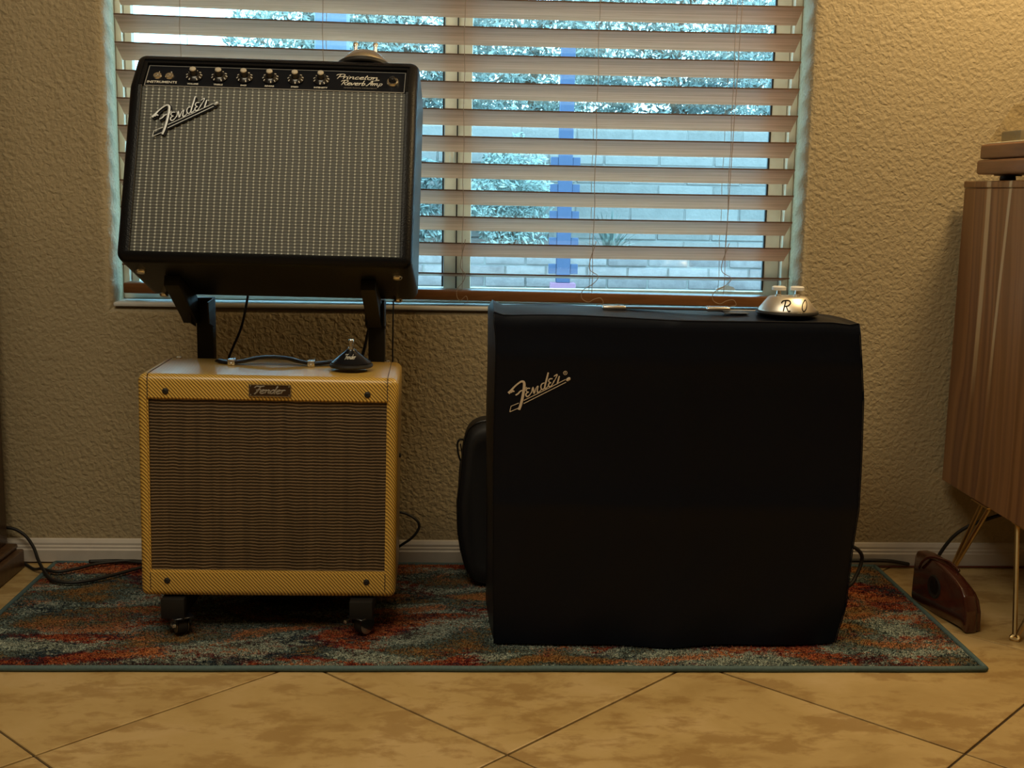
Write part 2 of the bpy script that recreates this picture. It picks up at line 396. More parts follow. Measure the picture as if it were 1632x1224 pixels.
# ---- big emblem traced as pen strokes (units: 1 = full crop of 1000)
EM = [
 ([(190, 560), (232, 520), (300, 440), (380, 370), (440, 335), (485, 350), (495, 420), (480, 560), (455, 700), (430, 800), (400, 885)], [26, 24, 16, 15, 19, 24, 26, 25, 25, 25, 23]),
 ([(305, 530), (270, 520), (235, 545)], [12, 18, 16]),
 ([(330, 600), (380, 570), (420, 525), (480, 500), (545, 445)], [13, 15, 13, 10, 7]),
 ([(610, 470), (560, 470), (530, 505), (560, 540), (585, 540), (545, 560), (530, 600), (560, 630), (610, 590), (650, 520)], [9, 12, 12, 10, 9, 12, 14, 13, 9, 8]),
 ([(640, 560), (665, 450), (690, 570), (725, 470), (765, 425), (752, 500), (760, 550), (800, 530), (830, 490)], [7, 14, 14, 8, 9, 13, 14, 8, 8]),
 ([(890, 365), (840, 385), (820, 440), (840, 490), (880, 480), (905, 400)], [9, 11, 13, 12, 10, 8]),
 ([(958, 165), (935, 270), (905, 400), (895, 470), (930, 465), (965, 420)], [14, 17, 16, 14, 9, 7]),
 ([(1045, 285), (990, 290), (968, 330), (1000, 362), (1018, 360), (975, 385), (970, 425), (1005, 440), (1040, 400), (1075, 320)], [9, 12, 12, 10, 9, 12, 14, 12, 9, 7]),
 ([(1070, 245), (1090, 225), (1130, 205), (1125, 240), (1095, 300)], [8, 10, 12, 9, 7]),
 ([(1175, 235), (1160, 300), (1140, 385)], [11, 16, 14]),
 ([(1130, 215), (1100, 290), (1060, 370)], [6, 7, 7]),
]
EM_TAIL = [[(222, 925), (245, 815), (395, 755)], [(490, 705), (900, 505), (1300, 300)], [(222, 925), (395, 850)], [(490, 765), (900, 560), (1310, 355)]]
def emblem(bm, M, ysc, rs=1.0, tail=7):
    """M maps crop units (x, y down) to a local point"""
    Y = Vector((0, 1, 0))
    for pts, rr in EM:
        P = catmull([M(*p) for p in pts], 4); R_ = []
        for i in range(len(rr)-1):
            for k in range(4): R_.append(rr[i]+(rr[i+1]-rr[i])*k/4)
        R_.append(rr[-1])
        u = (M(1000, 0)-M(0, 0)).length/1000
        tube(bm, P, [q*u*rs for q in R_], 6, ysc, Y)
    for pts in EM_TAIL: tube(bm, [M(*p) for p in pts], tail*u, 5, ysc, Y)
    tube(bm, [M(1325, 330), M(1340, 305), M(1375, 285), M(1392, 282)], [20*u, 32*u, 32*u, 18*u], 8, ysc, Y)
    return bm

# ================================================================= SETTING
YW = 2.535                                 # wall plane
WX0, WX1, WZ0, WZ1 = -.742, .722, .562, 1.78
XL, XR, YB, ZC = -2.6, 2.7, -2.6, 2.6
TH = .16; RB = .02
# wall with a bullnosed opening
bm = B()
def ring(off, y):
    return [(WX0-off, y, WZ0-off), (WX1+off, y, WZ0-off), (WX1+off, y, WZ1+off), (WX0-off, y, WZ1+off)]
loops = []
for k in range(7):
    a = PI/2*k/6
    loops.append(ring(RB*(1-math.sin(a)), YW+RB*(1-math.cos(a))))
loops.append(ring(0, YW+TH))
L = [[bm.verts.new(p) for p in l] for l in loops]
for a, b in zip(L, L[1:]):
    for k in range(4): f = bm.faces.new((a[k], a[(k+1) % 4], b[(k+1) % 4], b[k])); f.smooth = True
o4 = [bm.verts.new(p) for p in ((XL, YW, -.05), (XR, YW, -.05), (XR, YW, ZC), (XL, YW, ZC))]
for k in range(4): bm.faces.new((o4[k], o4[(k+1) % 4], L[0][(k+1) % 4], L[0][k]))
b4 = [bm.verts.new(p) for p in ((XL, YW+TH, -.05), (XR, YW+TH, -.05), (XR, YW+TH, ZC), (XL, YW+TH, ZC))]
for k in range(4):
    bm.faces.new((b4[k], b4[(k+1) % 4], L[-1][(k+1) % 4], L[-1][k])); bm.faces.new((o4[k], o4[(k+1) % 4], b4[(k+1) % 4], b4[k]))
me = bpy.data.meshes.new('wall_back'); bmesh.ops.recalc_face_normals(bm, faces=bm.faces)
for f in bm.faces:
    if f.calc_area() > .3: f.smooth = False
bm.to_mesh(me); bm.free()
me.set_sharp_from_angle(angle=math.radians(50))
struct(link('wall_back', me, M_WALL))
struct(bx('wall_left', (XL-.1, XL, YB, YW, -.05, ZC), M_WALL)); struct(bx('wall_right', (XR, XR+.1, YB, YW, -.05, ZC), M_WALL))
struct(bx('wall_front', (XL, XR, YB-.1, YB, -.05, ZC), M_WALL)); struct(bx('ceiling', (XL-.1, XR+.1, YB-.1, YW+TH, ZC, ZC+.1), M_CEIL))
# baseboard
bm = B(); prof = [(YW, .004), (YW-.0125, .004), (YW-.0125, .030), (YW-.010, .033), (YW-.010, .0375), (YW-.0075, .040), (YW-.0075, .045), (YW-.004, .052), (YW, .054)]
prism(bm, prof, XL+.01, XR-.01, 'x'); struct(obj('baseboard_back', bm, M_TRIM))
# floor: grout bed and individual tiles
fl = bx('floor', (XL, XR, YB, YW, -.05, -.0040), M_GROUT); struct(fl)
def clip(poly, ax, lim, sign):
    out = []
    for i in range(len(poly)):
        a, b = poly[i], poly[(i+1) % len(poly)]; da = (a[ax]-lim)*sign; db = (b[ax]-lim)*sign
        if da <= 0: out.append(a)
        if (da < 0 < db) or (db < 0 < da):
            t = da/(da-db); out.append((a[0]+(b[0]-a[0])*t, a[1]+(b[1]-a[1])*t))
    return out
D = .3425
for i in range(-12, 13):
    for j in range(-14, 6):
        if (i+j) % 2: continue
        cx, cy = .071+D*i, 1.633+D*j + D
        g = D-.0028
        poly = [(cx+g, cy), (cx, cy+g), (cx-g, cy), (cx, cy-g)]
        for ax, lim, sg in ((0, XL, -1), (0, XR, 1), (1, YB, -1), (1, YW, 1)):
            poly = clip(poly, ax, lim, sg) if poly else poly
        if len(poly) < 3: continue
        ar = abs(sum(poly[k][0]*poly[(k+1) % len(poly)][1]-poly[(k+1) % len(poly)][0]*poly[k][1] for k in range(len(poly))))/2
        if ar < .002: continue
        mx_ = sum(p[0] for p in poly)/len(poly); my_ = sum(p[1] for p in poly)/len(poly)
        bm = B(); h = random.uniform(-.0003, .0003)
        lo = [bm.verts.new((p[0], p[1], -.0040)) for p in poly]; mi = [bm.verts.new((p[0], p[1], -.0009+h)) for p in poly]
        hi = [bm.verts.new((p[0]+(mx_-p[0])*.006, p[1]+(my_-p[1])*.006, h)) for p in poly]; m_ = len(poly)
        for a, b in ((lo, mi), (mi, hi)):
            for k in range(m_): bm.faces.new((a[k], a[(k+1) % m_], b[(k+1) % m_], b[k]))
        bm.faces.new(hi); obj('tile', bm, M_TILE, fl)

# ================================================================= WINDOW
YF = YW+.095
win = bpy.data.objects.new('window_1', None); COL.objects.link(win); win['kind'] = 'structure'
def wbx(name, x0, x1, z0, z1, y0=YF, y1=YF+.04, mat=M_VINYL, bev=.003, par=win): return bx(name, (x0, x1, y0, y1, z0, z1), mat, par, bev)
wbx('frame_rail', WX0, WX1, .572, .592, YF-.01); wbx('frame_rail', WX0, WX1, WZ1-.03, WZ1)
wbx('frame_stile', WX0, -.728, .592, WZ1-.03, YF-.01); wbx('frame_stile', .705, WX1, .592, WZ1-.03, YF-.01)
for (a, b, gl, gr, y0) in ((-.727, -.0175, -.711, -.046, YF+.004), (-.0185, .704, .014, .671, YF+.010)):
    s = wbx('sash', a, gl, .593, WZ1-.031, y0, y0+.022)
    wbx('sash_stile', gr, b, .593, WZ1-.031, y0, y0+.022, par=s)
    wbx('sash_rail', gl, gr, .593, .604, y0, y0+.022, par=s); wbx('sash_rail', gl, gr, WZ1-.05, WZ1-.031, y0, y0+.022, par=s)
    wbx('glass_pane', gl, gr, .604, WZ1-.05, y0+.009, y0+.012, M_GLASS, 0, s)
    wbx('glazing_bead', gr-.004, gr-.0005, .606, WZ1-.052, y0-.001, y0+.007, M_BLUE if 0 else M_RUBBER, 0, s)
wbx('sash_gap', -.0195, -.0165, .6, WZ1-.06, YF-.0012, YF+.0035, M_RUBBER, 0)
wbx('latch', -.034, -.024, .86, .93, YF-.010, YF+.0035, M_VINYL, .002)
bm = B(); pl = [(-.0215, .0), (.0215, .0), (.0215, .003), (.016, .008), (.008, .0095), (.004, .0125), (-.002, .0095), (-.010, .0085), (-.018, .005), (-.0215, .003)]
prism(bm, [(.588+a, .6055+b) for a, b in pl], YF+.0165, YF+.018, 'y'); obj('sticker', bm, M_STICKER, win, label='small white sticker at the foot of the glass')
sill = bx('trim_1', (WX0+.001, WX1-.001, YW-.002, YF+.03, .5625, .5715), M_SILL, None, .003); struct(sill)

# ================================================================= BLIND
YBL = YW+.038
bl = thing('window_blind', (0, YBL, .575), 'wide horizontal wooden slat blind hanging in the window recess', 'blind')
def zoff(x, k):
    t = min(1, max(0, (x+.72)/1.42)); return .0085*(1-t)**2*1.15 - .0022*math.sin(PI*t)
SX0, SX1 = -.722, .7035; NS = 22
def slat_mesh(tilt, wd, k, th=.003):
    bm = B(); rows = []
    for i in range(41):
        x = SX0+(SX1-SX0)*i/40; row = []
        for j in range(7):
            u = -wd/2+wd*j/6; cr = .0012*(1-(2*j/6-1)**2)
            y = u*math.cos(tilt); z = -u*math.sin(tilt)+cr
            row.append((x, y, z+zoff(x, k)))
        rows.append(row)
    T = [[bm.verts.new((p[0], p[1], p[2]+th/2)) for p in r] for r in rows]; Bo = [[bm.verts.new((p[0], p[1], p[2]-th/2)) for p in r] for r in rows]
    for i in range(40):
        for j in range(6):
            bm.faces.new((T[i][j], T[i+1][j], T[i+1][j+1], T[i][j+1])); bm.faces.new((Bo[i][j+1], Bo[i+1][j+1], Bo[i+1][j], Bo[i][j]))
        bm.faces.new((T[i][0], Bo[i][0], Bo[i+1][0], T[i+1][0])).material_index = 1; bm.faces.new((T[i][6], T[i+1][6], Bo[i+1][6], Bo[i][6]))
    for i in (0, 40):
        for j in range(6): bm.faces.new((T[i][j], T[i][j+1], Bo[i][j+1], Bo[i][j]))
    return bm
base = None
for k in range(NS):
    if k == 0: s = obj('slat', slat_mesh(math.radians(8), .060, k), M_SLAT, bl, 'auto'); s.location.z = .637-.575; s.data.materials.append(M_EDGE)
    else:
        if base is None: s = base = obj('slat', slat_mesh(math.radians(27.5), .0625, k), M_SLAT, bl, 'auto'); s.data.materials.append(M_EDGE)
        else: s = base.copy(); COL.objects.link(s); s.parent = bl
        s.location.z = .691+.0558*(k-1)-.575
        if 1.795 < s.location.z+.575: bpy.data.objects.remove(s); break
s = bx('bottom_rail', (SX0, SX1, -.030, .026, 0, .022), M_RAIL, bl, .003)
for v in s.data.vertices: v.co.z += .003 + .012*max(0, (-.0-v.co.x)/.72)
bx('head_rail', (SX0, SX1, -.032, .03, 1.16, 1.20), M_RAIL, bl, .003)
for x in (-.587, -.296, -.004, .275, .561):
    for yy in (-.0325, .0325):
        bm = B(); n_ = 30
        tube(bm, [(x+.0012*math.sin(i*1.7), yy*(.9 if i < 3 else 1), .03+1.14*i/n_) for i in range(n_+1)], .0007, 5); obj('ladder_cord', bm, M_CORD, bl)
for x, s_ in ((-.004, .5), (.275, 1.0), (.561, 1.1)):
    bm = B(); P = [(x+.006, -.036, .14), (x-.008*s_, -.036, .085), (x+.012*s_, -.037, .066), (x+.002, -.037, .05), (x-.020*s_, -.037, .035), (x-.022*s_, -.037, .018), (x-.008*s_, -.038, .010), (x+.004, -.038, .016), (x+.018*s_, -.038, .019), (x+.024*s_, -.038, .008), (x+.01*s_, -.038, .004)]
    tube(bm, catmull(P, 6), .0008, 5); obj('loose_cord', bm, M_CORD, bl, True)
bm = B(); tube(bm, [(.560, -.0338, .12), (.571, -.0345, .62), (.585, -.0338, 1.15)], .0008, 5); obj('lift_cord', bm, M_CORD, bl)

# ================================================================= RUG
rx0, rx1, ry0, ry1 = -.877, .921, 1.937, 2.508
rug = thing('area_rug', (0, 0, 0), 'narrow multicoloured abstract rug under the amplifiers with teal grey bound edge', 'rug')
bm = B(); nx, ny = 240, 80
G = [[bm.verts.new((rx0+.006+(rx1-rx0-.012)*i/nx, ry0+.006+(ry1-ry0-.012)*j/ny, .0075+random.uniform(-.001, .001))) for j in range(ny+1)] for i in range(nx+1)]
for i in range(nx):
    for j in range(ny): bm.faces.new((G[i][j], G[i+1][j], G[i+1][j+1], G[i][j+1]))
obj('pile_backing', bm, M_RUG, rug, True)
vs, fs = [], []
for q in range(75000):
    x = random.uniform(rx0+.006, rx1-.006); y = ry0+.005+(ry1-ry0-.01)*random.random()**1.35
    if .08 < x < .68 and 2.05 < y < 2.27: continue
    a = random.uniform(0, PI); hh = random.uniform(.0015, .0042); ww = random.uniform(.0008, .0017); dx, dy = ww*math.cos(a), ww*math.sin(a)
    lx, ly = random.uniform(-.002, .002), random.uniform(-.002, .002); i0 = len(vs)
    vs += [(x-dx, y-dy, .007), (x+dx, y+dy, .007), (x+lx, y+ly, .0075+hh)]; fs.append((i0, i0+1, i0+2))
me = bpy.data.meshes.new('pile'); me.from_pydata(vs, [], fs); link('pile', me, M_RUG, rug, kind='stuff')
bm = B(); c4 = [(rx0, ry0), (rx1, ry0), (rx1, ry1), (rx0, ry1)]
for k in range(4):
    a, b = c4[k], c4[(k+1) % 4]; pts = [(a[0]+(b[0]-a[0])*t/24, a[1]+(b[1]-a[1])*t/24+.0008*math.sin(t*1.9), .0055) for t in range(25)]
    tube(bm, pts, .0055, 8)
obj('binding', bm, M_BIND, rug, True)
ZR = .0118

# ================================================================= PARTS SHARED BY THE AMPLIFIERS
def screw(par, x, y, z, r=.0055, mat=M_RUBBER, name='screw'):
    bm = lathe(B(), [(r, 0), (r*.9, -.0016), (r*.45, -.0026), (r*.40, -.0018)], 14, x, z, 'y'); o = obj(name, bm, mat, par, 'auto'); o.location.y = y; return o

# ---------- BLACK COMBO ON TOP
P0 = (-.599, 2.08, .689); PR = (-.344, .010, -.011)
pr = thing('guitar_amplifier', P0, 'black tolex combo amplifier with silver grille and control knobs, tilted back on the stand', 'amplifier', rot=PR)
W1, D1, H1, ZB = .505, .24, .395, .326
SL = (.034, .395)       # top front edge
def frame_profile(bm, poly, hole, x0, x1, lip): pass
t_ = .018
# side panels, top, bottom as one wrapped cabinet: outer hull minus the front opening
bm = B(); prof = [(-.001, 0), (D1, 0), (D1-.03, H1+.0055), (SL[0]+.001, SL[1]+.0055), (-.001, ZB)]
prism(bm, prof, -.0045, W1+.003, 'x'); bevel_all(bm, .017, 6, .5)
# remove the front faces and rebuild them as a recessed opening
bmesh.ops.recalc_face_normals(bm, faces=bm.faces)
kill = [f for f in bm.faces if f.normal.y < -.85 and f.calc_area() > .01]
bmesh.ops.delete(bm, geom=kill, context='FACES')
obj('cabinet_shell', bm, M_TOLEX, pr, 'auto')
# border strips round the opening
def quad_strip(bm, pts4a, pts4b):
    A = [bm.verts.new(p) for p in pts4a]; Bv = [bm.verts.new(p) for p in pts4b]
    for k in range(4): bm.faces.new((A[k], A[(k+1) % 4], Bv[(k+1) % 4], Bv[k]))
sdir = Vector((0, SL[0], SL[1]-ZB)).normalized(); snor = Vector((0, -sdir.z, sdir.y))
def onslope(x, s, d=0): v = Vector((x, 0, ZB))+sdir*s-snor*d; return tuple(v)
SLEN = math.hypot(SL[0], SL[1]-ZB)
bm = B()
box(bm, .0100, .019, .0002, .02, .0120, ZB-.0005); box(bm, W1-.019, W1-.0110, .0002, .02, .0120, ZB-.0005)
box(bm, .0140, W1-.0140, .0004, .02, .0110, .0160)
bevel_all(bm, .001, 1); obj('front_border', bm, M_TOLEX, pr)
bm = B()
for xa, xb in ((.0100, .019), (W1-.019, W1-.0110)):
    vsx = [onslope(xa, .0, .0004), onslope(xb, .0, .0004), onslope(xb, SLEN-.0095, .0004), onslope(xa, SLEN-.0095, .0004)]
    vsy = [onslope(xa, .0, .02), onslope(xb, .0, .02), onslope(xb, SLEN-.0095, .02), onslope(xa, SLEN-.0095, .02)]
    quad_strip(bm, vsx, vsy); bm.faces.new([bm.verts.new(p) for p in vsx])
vsx = [onslope(.019, SLEN-.0185, .0004), onslope(W1-.019, SLEN-.0185, .0004), onslope(W1-.019, SLEN-.0095, .0004), onslope(.019, SLEN-.0095, .0004)]
vsy = [onslope(.019, SLEN-.0185, .02), onslope(W1-.019, SLEN-.0185, .02), onslope(W1-.019, SLEN-.0095, .02), onslope(.019, SLEN-.0095, .02)]
quad_strip(bm, vsx, vsy); bm.faces.new([bm.verts.new(p) for p in vsx])
obj('panel_border', bm, M_TOLEX, pr)
bx('grille_cloth', (.019, W1-.019, .005, .012, .0145, ZB-.003), M_SILVER, pr)
bx('grille_shadow_board', (.015, W1-.015, .014, .02, .0145, ZB+.01), M_RUBBER, pr)
# control panel (own tilted frame)
rot_s = Matrix.Rotation(-math.atan2(SL[0], SL[1]-ZB), 4, 'X')
me = bpy.data.meshes.new('control_panel'); bm = box(B(), .0195, W1-.0195, 0, .006, 0, SLEN-.019, bev=.0006, seg=1); bm.to_mesh(me); bm.free()
cp = link('control_panel', me, M_PANEL, pr); cp.location = tuple(Vector((0, 0, ZB))-snor*.006); cp.rotation_euler = rot_s.to_euler()
PH = SLEN-.019
bm = B()
for a in ((.021, .484, .0008, .0026), (.021, .484, PH-.0024, PH-.0012)): box(bm, a[0], a[1], -.0006, 0, a[2], a[3])
for a in ((.021, .0222), (.4828, .484)): box(bm, a[0], a[1], -.0006, 0, .001, PH-.001)
obj('panel_trim_line', bm, plain('silver_trim_line', (.34, .34, .33), .4, .2), cp)
def pxx(px): return .0195 + (px-228)/(642-228)*(W1-.039)
zc = .028
for x in (pxx(247), pxx(266)):
    bm = lathe(B(), [(.0082, 0), (.0082, -.002), (.0070, -.0040), (.0040, -.0040), (.0036, -.001)], 16, x, zc-.001, 'y'); obj('input_jack', bm, M_CHROME, cp, 'auto')
for ch, x in (('1', pxx(248)), ('2', pxx(267))):
    me = text_mesh(ch, .0072, .0003); me.transform(Matrix.Translation((x, -.0005, zc+.010))); link('lettering', me, M_PRINT, cp)
me = text_mesh('INSTRUMENTS', .0082, .0003, 0, 1.0, .0001); me.transform(Matrix.Translation((pxx(256), -.0005, .0115))); link('lettering', me, M_PRINT, cp)
knx = [305, 345, 385, 426, 466, 507]; words = ['VOLUME', 'TREBLE', 'BASS', 'REVERB', 'SPEED', 'INTENSITY']
for i, kx in enumerate(knx):
    x = pxx(kx)
    bm = lathe(B(), [(.0145, -.0002), (.0145, -.0028), (.0105, -.0062), (.0078, -.0075), (.0066, -.017), (.0060, -.018)], 24, x, zc, 'y')
    kb = obj('control_knob', bm, M_BLKPL, cp, 'auto')
    bm = lathe(B(), [(.0058, -.0178), (.0058, -.0186), (.0050, -.0200), (.0030, -.0205)], 20, x, zc, 'y'); obj('knob_cap', bm, M_KNOB, kb, 'auto', label='silver cap of the knob')
    bm = B()
    for q in range(10):
        a = math.radians(-60-i*7+q*33.3); c_, s_ = math.cos(a), math.sin(a)
        pts = [(x+c_*rr, yy_, zc+s_*rr) for rr, yy_ in ((.0112, -.0058), (.0140, -.0036))]
        tube(bm, pts, .0011, 4)
    obj('dial_numbers', bm, M_PRINT, kb)
    me = text_mesh(words[i], .0052, .0003, 0, .95, .0001); me.transform(Matrix.Translation((x, -.0005, .0088))); link('lettering', me, M_PRINT, cp)
bm = B(); script(bm, 'Princeton', pxx(529), .0345, .0130, .0009, .2, -.0006, .45, pxx(596)); obj('script_lettering', bm, M_PRINT, cp, True)
bm = B(); tube(bm, catmull([(pxx(592), -.0006, .0325), (pxx(598), -.0006, .0345), (pxx(597), -.0006, .0322), (pxx(585), -.0006, .0312)], 4), .0005, 4)
script(bm, 'Reverb', pxx(538), .0180, .0130, .0009, .2, -.0006, .45, pxx(577)); script(bm, 'Amp', pxx(580), .0180, .0130, .0009, .2, -.0006, .45, pxx(604)); obj('script_lettering', bm, M_PRINT, cp, True)
me = text_mesh('FENDER MUSICAL INSTRUMENTS', .0040, .0002); me.transform(Matrix.Translation((pxx(570), -.0005, .0105))); link('lettering', me, M_PRINTG, cp)
bm = lathe(B(), [(.0115, 0), (.0115, -.003), (.0092, -.006), (.0082, -.006)], 24, pxx(621), zc, 'y'); jw = obj('jewel_bezel', bm, M_CHROME, cp, 'auto')
bm = lathe(B(), [(.0082, -.005), (.0076, -.009), (.0050, -.012), (.002, -.013)], 10, pxx(621), zc, 'y'); obj('pilot_jewel', bm, M_BLKPL, jw, label='dark faceted pilot lamp jewel')
# emblem
def ME(x, y): return Vector((.0235+x/11.66*.00111, .0, .3175-y/11.66*.001154+.03*x/11.66*.00111))
def shifted(fn, dy): return lambda x, y: fn(x, y)+Vector((0, dy, 0))
bm = B(); u_ = .00111/11.66
for pts, rr in EM:
    P = catmull([shifted(ME, .002)(a+4, b+6) for a, b in pts], 4); tube(bm, P, (max(rr)+23)*u_, 6, .25, Vector((0, 1, 0)))
tube(bm, [shifted(ME, .002)(*p) for p in [(240, 880), (490, 745), (900, 540), (1355, 320)]], [30*u_, 48*u_, 48*u_, 44*u_], 6, .22, Vector((0, 1, 0)))
eb = obj('maker_emblem', bm, M_PANEL, pr, 'auto', label='slanted script emblem of polished metal on black backing')
bm = emblem(B(), shifted(ME, -.0012), .45); obj('emblem_script', bm, M_EMB, eb, 'auto')
# chrome glides beneath
for x, y in ((.024, .062), (.479, .062), (.024, .225), (.47, .225)):
    bm = lathe(B(), [(.009, .0004), (.009, -.003), (.007, -.0055), (.003, -.0062)], 16, x, y, 'z'); obj('glide_foot', bm, M_CHROME, pr, 'auto')

# ---------- TWEED COMBO
T0 = (-.576, 2.072, .0855); TR = (-.005, .013, .025)
tw = thing('guitar_amplifier', T0, 'yellow tweed combo amplifier with brown grille cloth, on the lower tier of the stand', 'amplifier', rot=TR)
W2, D2, H2 = .457, .222, .406
ox0, ox1, oz0, oz1 = .0185, .4365, .0485, .362
bm = B(); box(bm, 0, W2, 0, D2, 0, H2); 
bmesh.ops.bevel(bm, geom=list(bm.edges), offset=.013, segments=5, affect='EDGES', profile=.5)
bmesh.ops.recalc_face_normals(bm, faces=bm.faces)
ff = [f for f in bm.faces if f.normal.y < -.99 and f.calc_area() > .05][0]
vf = list(ff.verts); bmesh.ops.delete(bm, geom=[ff], context='FACES_ONLY')
inn = [bm.verts.new(p) for p in ((ox0, 0, oz0), (ox1, 0, oz0), (ox1, 0, oz1), (ox0, 0, oz1))]
dee = [bm.verts.new((v.co.x, .012, v.co.z)) for v in inn]
def near(p): return min(vf, key=lambda v: (v.co-Vector(p)).length)
crn = [near((0, 0, 0)), near((W2, 0, 0)), near((W2, 0, H2)), near((0, 0, H2))]
for k in range(4):
    bm.faces.new((crn[k], crn[(k+1) % 4], inn[(k+1) % 4], inn[k])); bm.faces.new((inn[k], inn[(k+1) % 4], dee[(k+1) % 4], dee[k]))
bm.faces.new(dee)
bevel = [e for e in bm.edges if e.verts[0] in inn and e.verts[1] in inn]
bmesh.ops.bevel(bm, geom=bevel, offset=.0025, segments=2, affect='EDGES')
obj('cabinet_shell', bm, M_TWEED, tw, 'auto')
for x in (ox0-.0008, ox1+.0008):
    obj('cloth_seam', tube(B(), [(x, -.0004, .014), (x, -.0004, oz0-.003)], .0009, 5), M_OX, tw)
    obj('cloth_seam', tube(B(), [(x, -.0004, oz1+.003), (x, -.0004, .392)] + catmull([(x, -.0004, .394), (x, .002, .4025), (x, .012, .4065), (x, .10, .4065), (x, .2, .4065)], 4), .0009, 5), M_OX, tw)

bx('grille_cloth', (ox0, ox1, .007, .0115, oz0, oz1), M_OX, tw)
for x, z in ((.049, .376), (.402, .376), (.047, .030), (.404, .030)): screw(tw, x, 0, z, .0058)
npo = bx('nameplate', (.194, .268, -.0022, .0002, .370, .3915), M_PLATE, tw, .0008, 1, label='small brown nameplate with script lettering')
bm = B()
for a in ((.194, .268, .370, .3712), (.194, .268, .3903, .3915)): box(bm, a[0], a[1], -.003, -.002, a[2], a[3])
for a in ((.194, .1952), (.2668, .268)): box(bm, a[0], a[1], -.003, -.002, .370, .3915)
obj('plate_rim', bm, M_NICKEL, npo)
bm = B(); script(bm, 'Fender', .2025, .3752, .0135, .00115, .3, -.0024); 
for v in bm.verts: v.co.x = .2025+(v.co.x-.2025)*1.55
obj('script_lettering', bm, plain('plate_lettering', (.30, .27, .23), .4, .2), npo, True)
for x, z in ((.1975, .3885), (.2645, .3885), (.1975, .373), (.2645, .373)): screw(npo, x, -.0022, z, .0014, M_CHROME, 'plate_pin')
# strap handle
hz = H2+.0005; hy = .135
bm = B(); pts = catmull([(.115, hy+.02, hz+.004), (.135, hy+.008, hz+.003), (.16, hy, hz+.006), (.19, hy, hz+.013), (.215, hy, hz+.0155), (.245, hy, hz+.0135), (.27, hy, hz+.0075), (.295, hy+.006, hz+.004), (.33, hy+.014, hz+.007)], 5)
tube(bm, pts, .0125, 8, .26, Vector((0, 0, 1))); hd = obj('carry_handle', bm, M_LEATHER, tw, 'auto')
for x in (.143, .290):
    bm = B(); box(bm, x-.007, x+.007, hy-.014, hy+.016, hz, hz+.011, .002); obj('handle_cap', bm, M_CHROME, hd, 'auto')
    s = screw(hd, x, hy-.0142, hz+.003, .0028, M_CHROME, 'handle_bolt')
for x, y in ((.030, .205), (.428, .212)):
    bm = lathe(B(), [(.006, hz-.0005), (.0058, hz+.0015), (.003, hz+.003), (.001, hz+.0032)], 14, x, y, 'z'); obj('top_screw', bm, M_CHROME, tw, 'auto')
bm = lathe(B(), [(.004, W2+.0001), (.004, W2+.003), (.002, W2+.004)], 12, .10, .245, 'x'); obj('side_stud', bm, M_RUBBER, tw, 'auto')

# ---------- AMP STAND
st = thing('amplifier_stand', (-.345, 2.2, ZR), 'black two-tier metal amplifier stand on casters holding both uncovered amplifiers', 'stand')
ox_, oy_, oz_ = -.345, 2.2, ZR
def sb(name, x0, x1, y0, y1, z0, z1, mat=M_BLKMT, bev=.002, par=None): return bx(name, (x0-ox_, x1-ox_, y0-oy_, y1-oy_, z0-oz_, z1-oz_), mat, par or st, bev)
for xc, zt_ in ((-.519, .0826), (-.181, .0780)):
    sb('base_bar', xc-.021, xc+.021, 2.066, 2.37, .0445, zt_)
for xc in (-.502, -.170):
    sb('upright_post', xc-.016, xc+.016, 2.312, 2.340, .0830, .604)
sb('cross_bar', -.486, -.186, 2.315, 2.338, .12, .15)
sb('equipment_block', -.40, -.25, 2.24, 2.36, .013, .075, M_RUBBER, .01)
def wp(x, y, z): return Vector((x-ox_, y-oy_, z-oz_))
PM = Matrix.Translation(P0) @ Euler(PR, 'YXZ').to_matrix().to_4x4()
for lx, pxw in ((.072, -.502), (.425, -.170)):
    # bar lying under the tilted amplifier, turning down to the post
    bm = B(); hw = .0135
    path = [(.100, .0), (.100, -.036), (.225, -.050), (.225, -.001)]
    def lp(x, y, z): return PM @ Vector((x, y, z)) - Vector((ox_, oy_, oz_))
    prof_ = [(.088, -.0008), (.108, -.0008), (.230, -.0008), (.262, -.024), (.262, -.048), (.245, -.052), (.225, -.046), (.106, -.022), (.088, -.020)]
    A = [bm.verts.new(lp(lx-hw, *p)) for p in prof_]; Bv = [bm.verts.new(lp(lx+hw, *p)) for p in prof_]
    m_ = len(prof_); bm.faces.new(A[::-1]); bm.faces.new(Bv)
    for k in range(m_): bm.faces.new((A[k], A[(k+1) % m_], Bv[(k+1) % m_], Bv[k]))
    bevel_all(bm, .0015, 2); ar_ = obj('support_arm', bm, M_BLKMT, st, 'auto')
    for sx in (-1, 1):
        bm = B(); xg = pxw+sx*.0175
        q = [(2.312, .603), (2.312, .548), (2.268, .560), (2.262, .600)]
        prism(bm, [(a-oy_, b-oz_) for a, b in q], xg-.0012-ox_, xg+.0012-ox_, 'x'); obj('gusset_plate', bm, M_BLKMT, st)
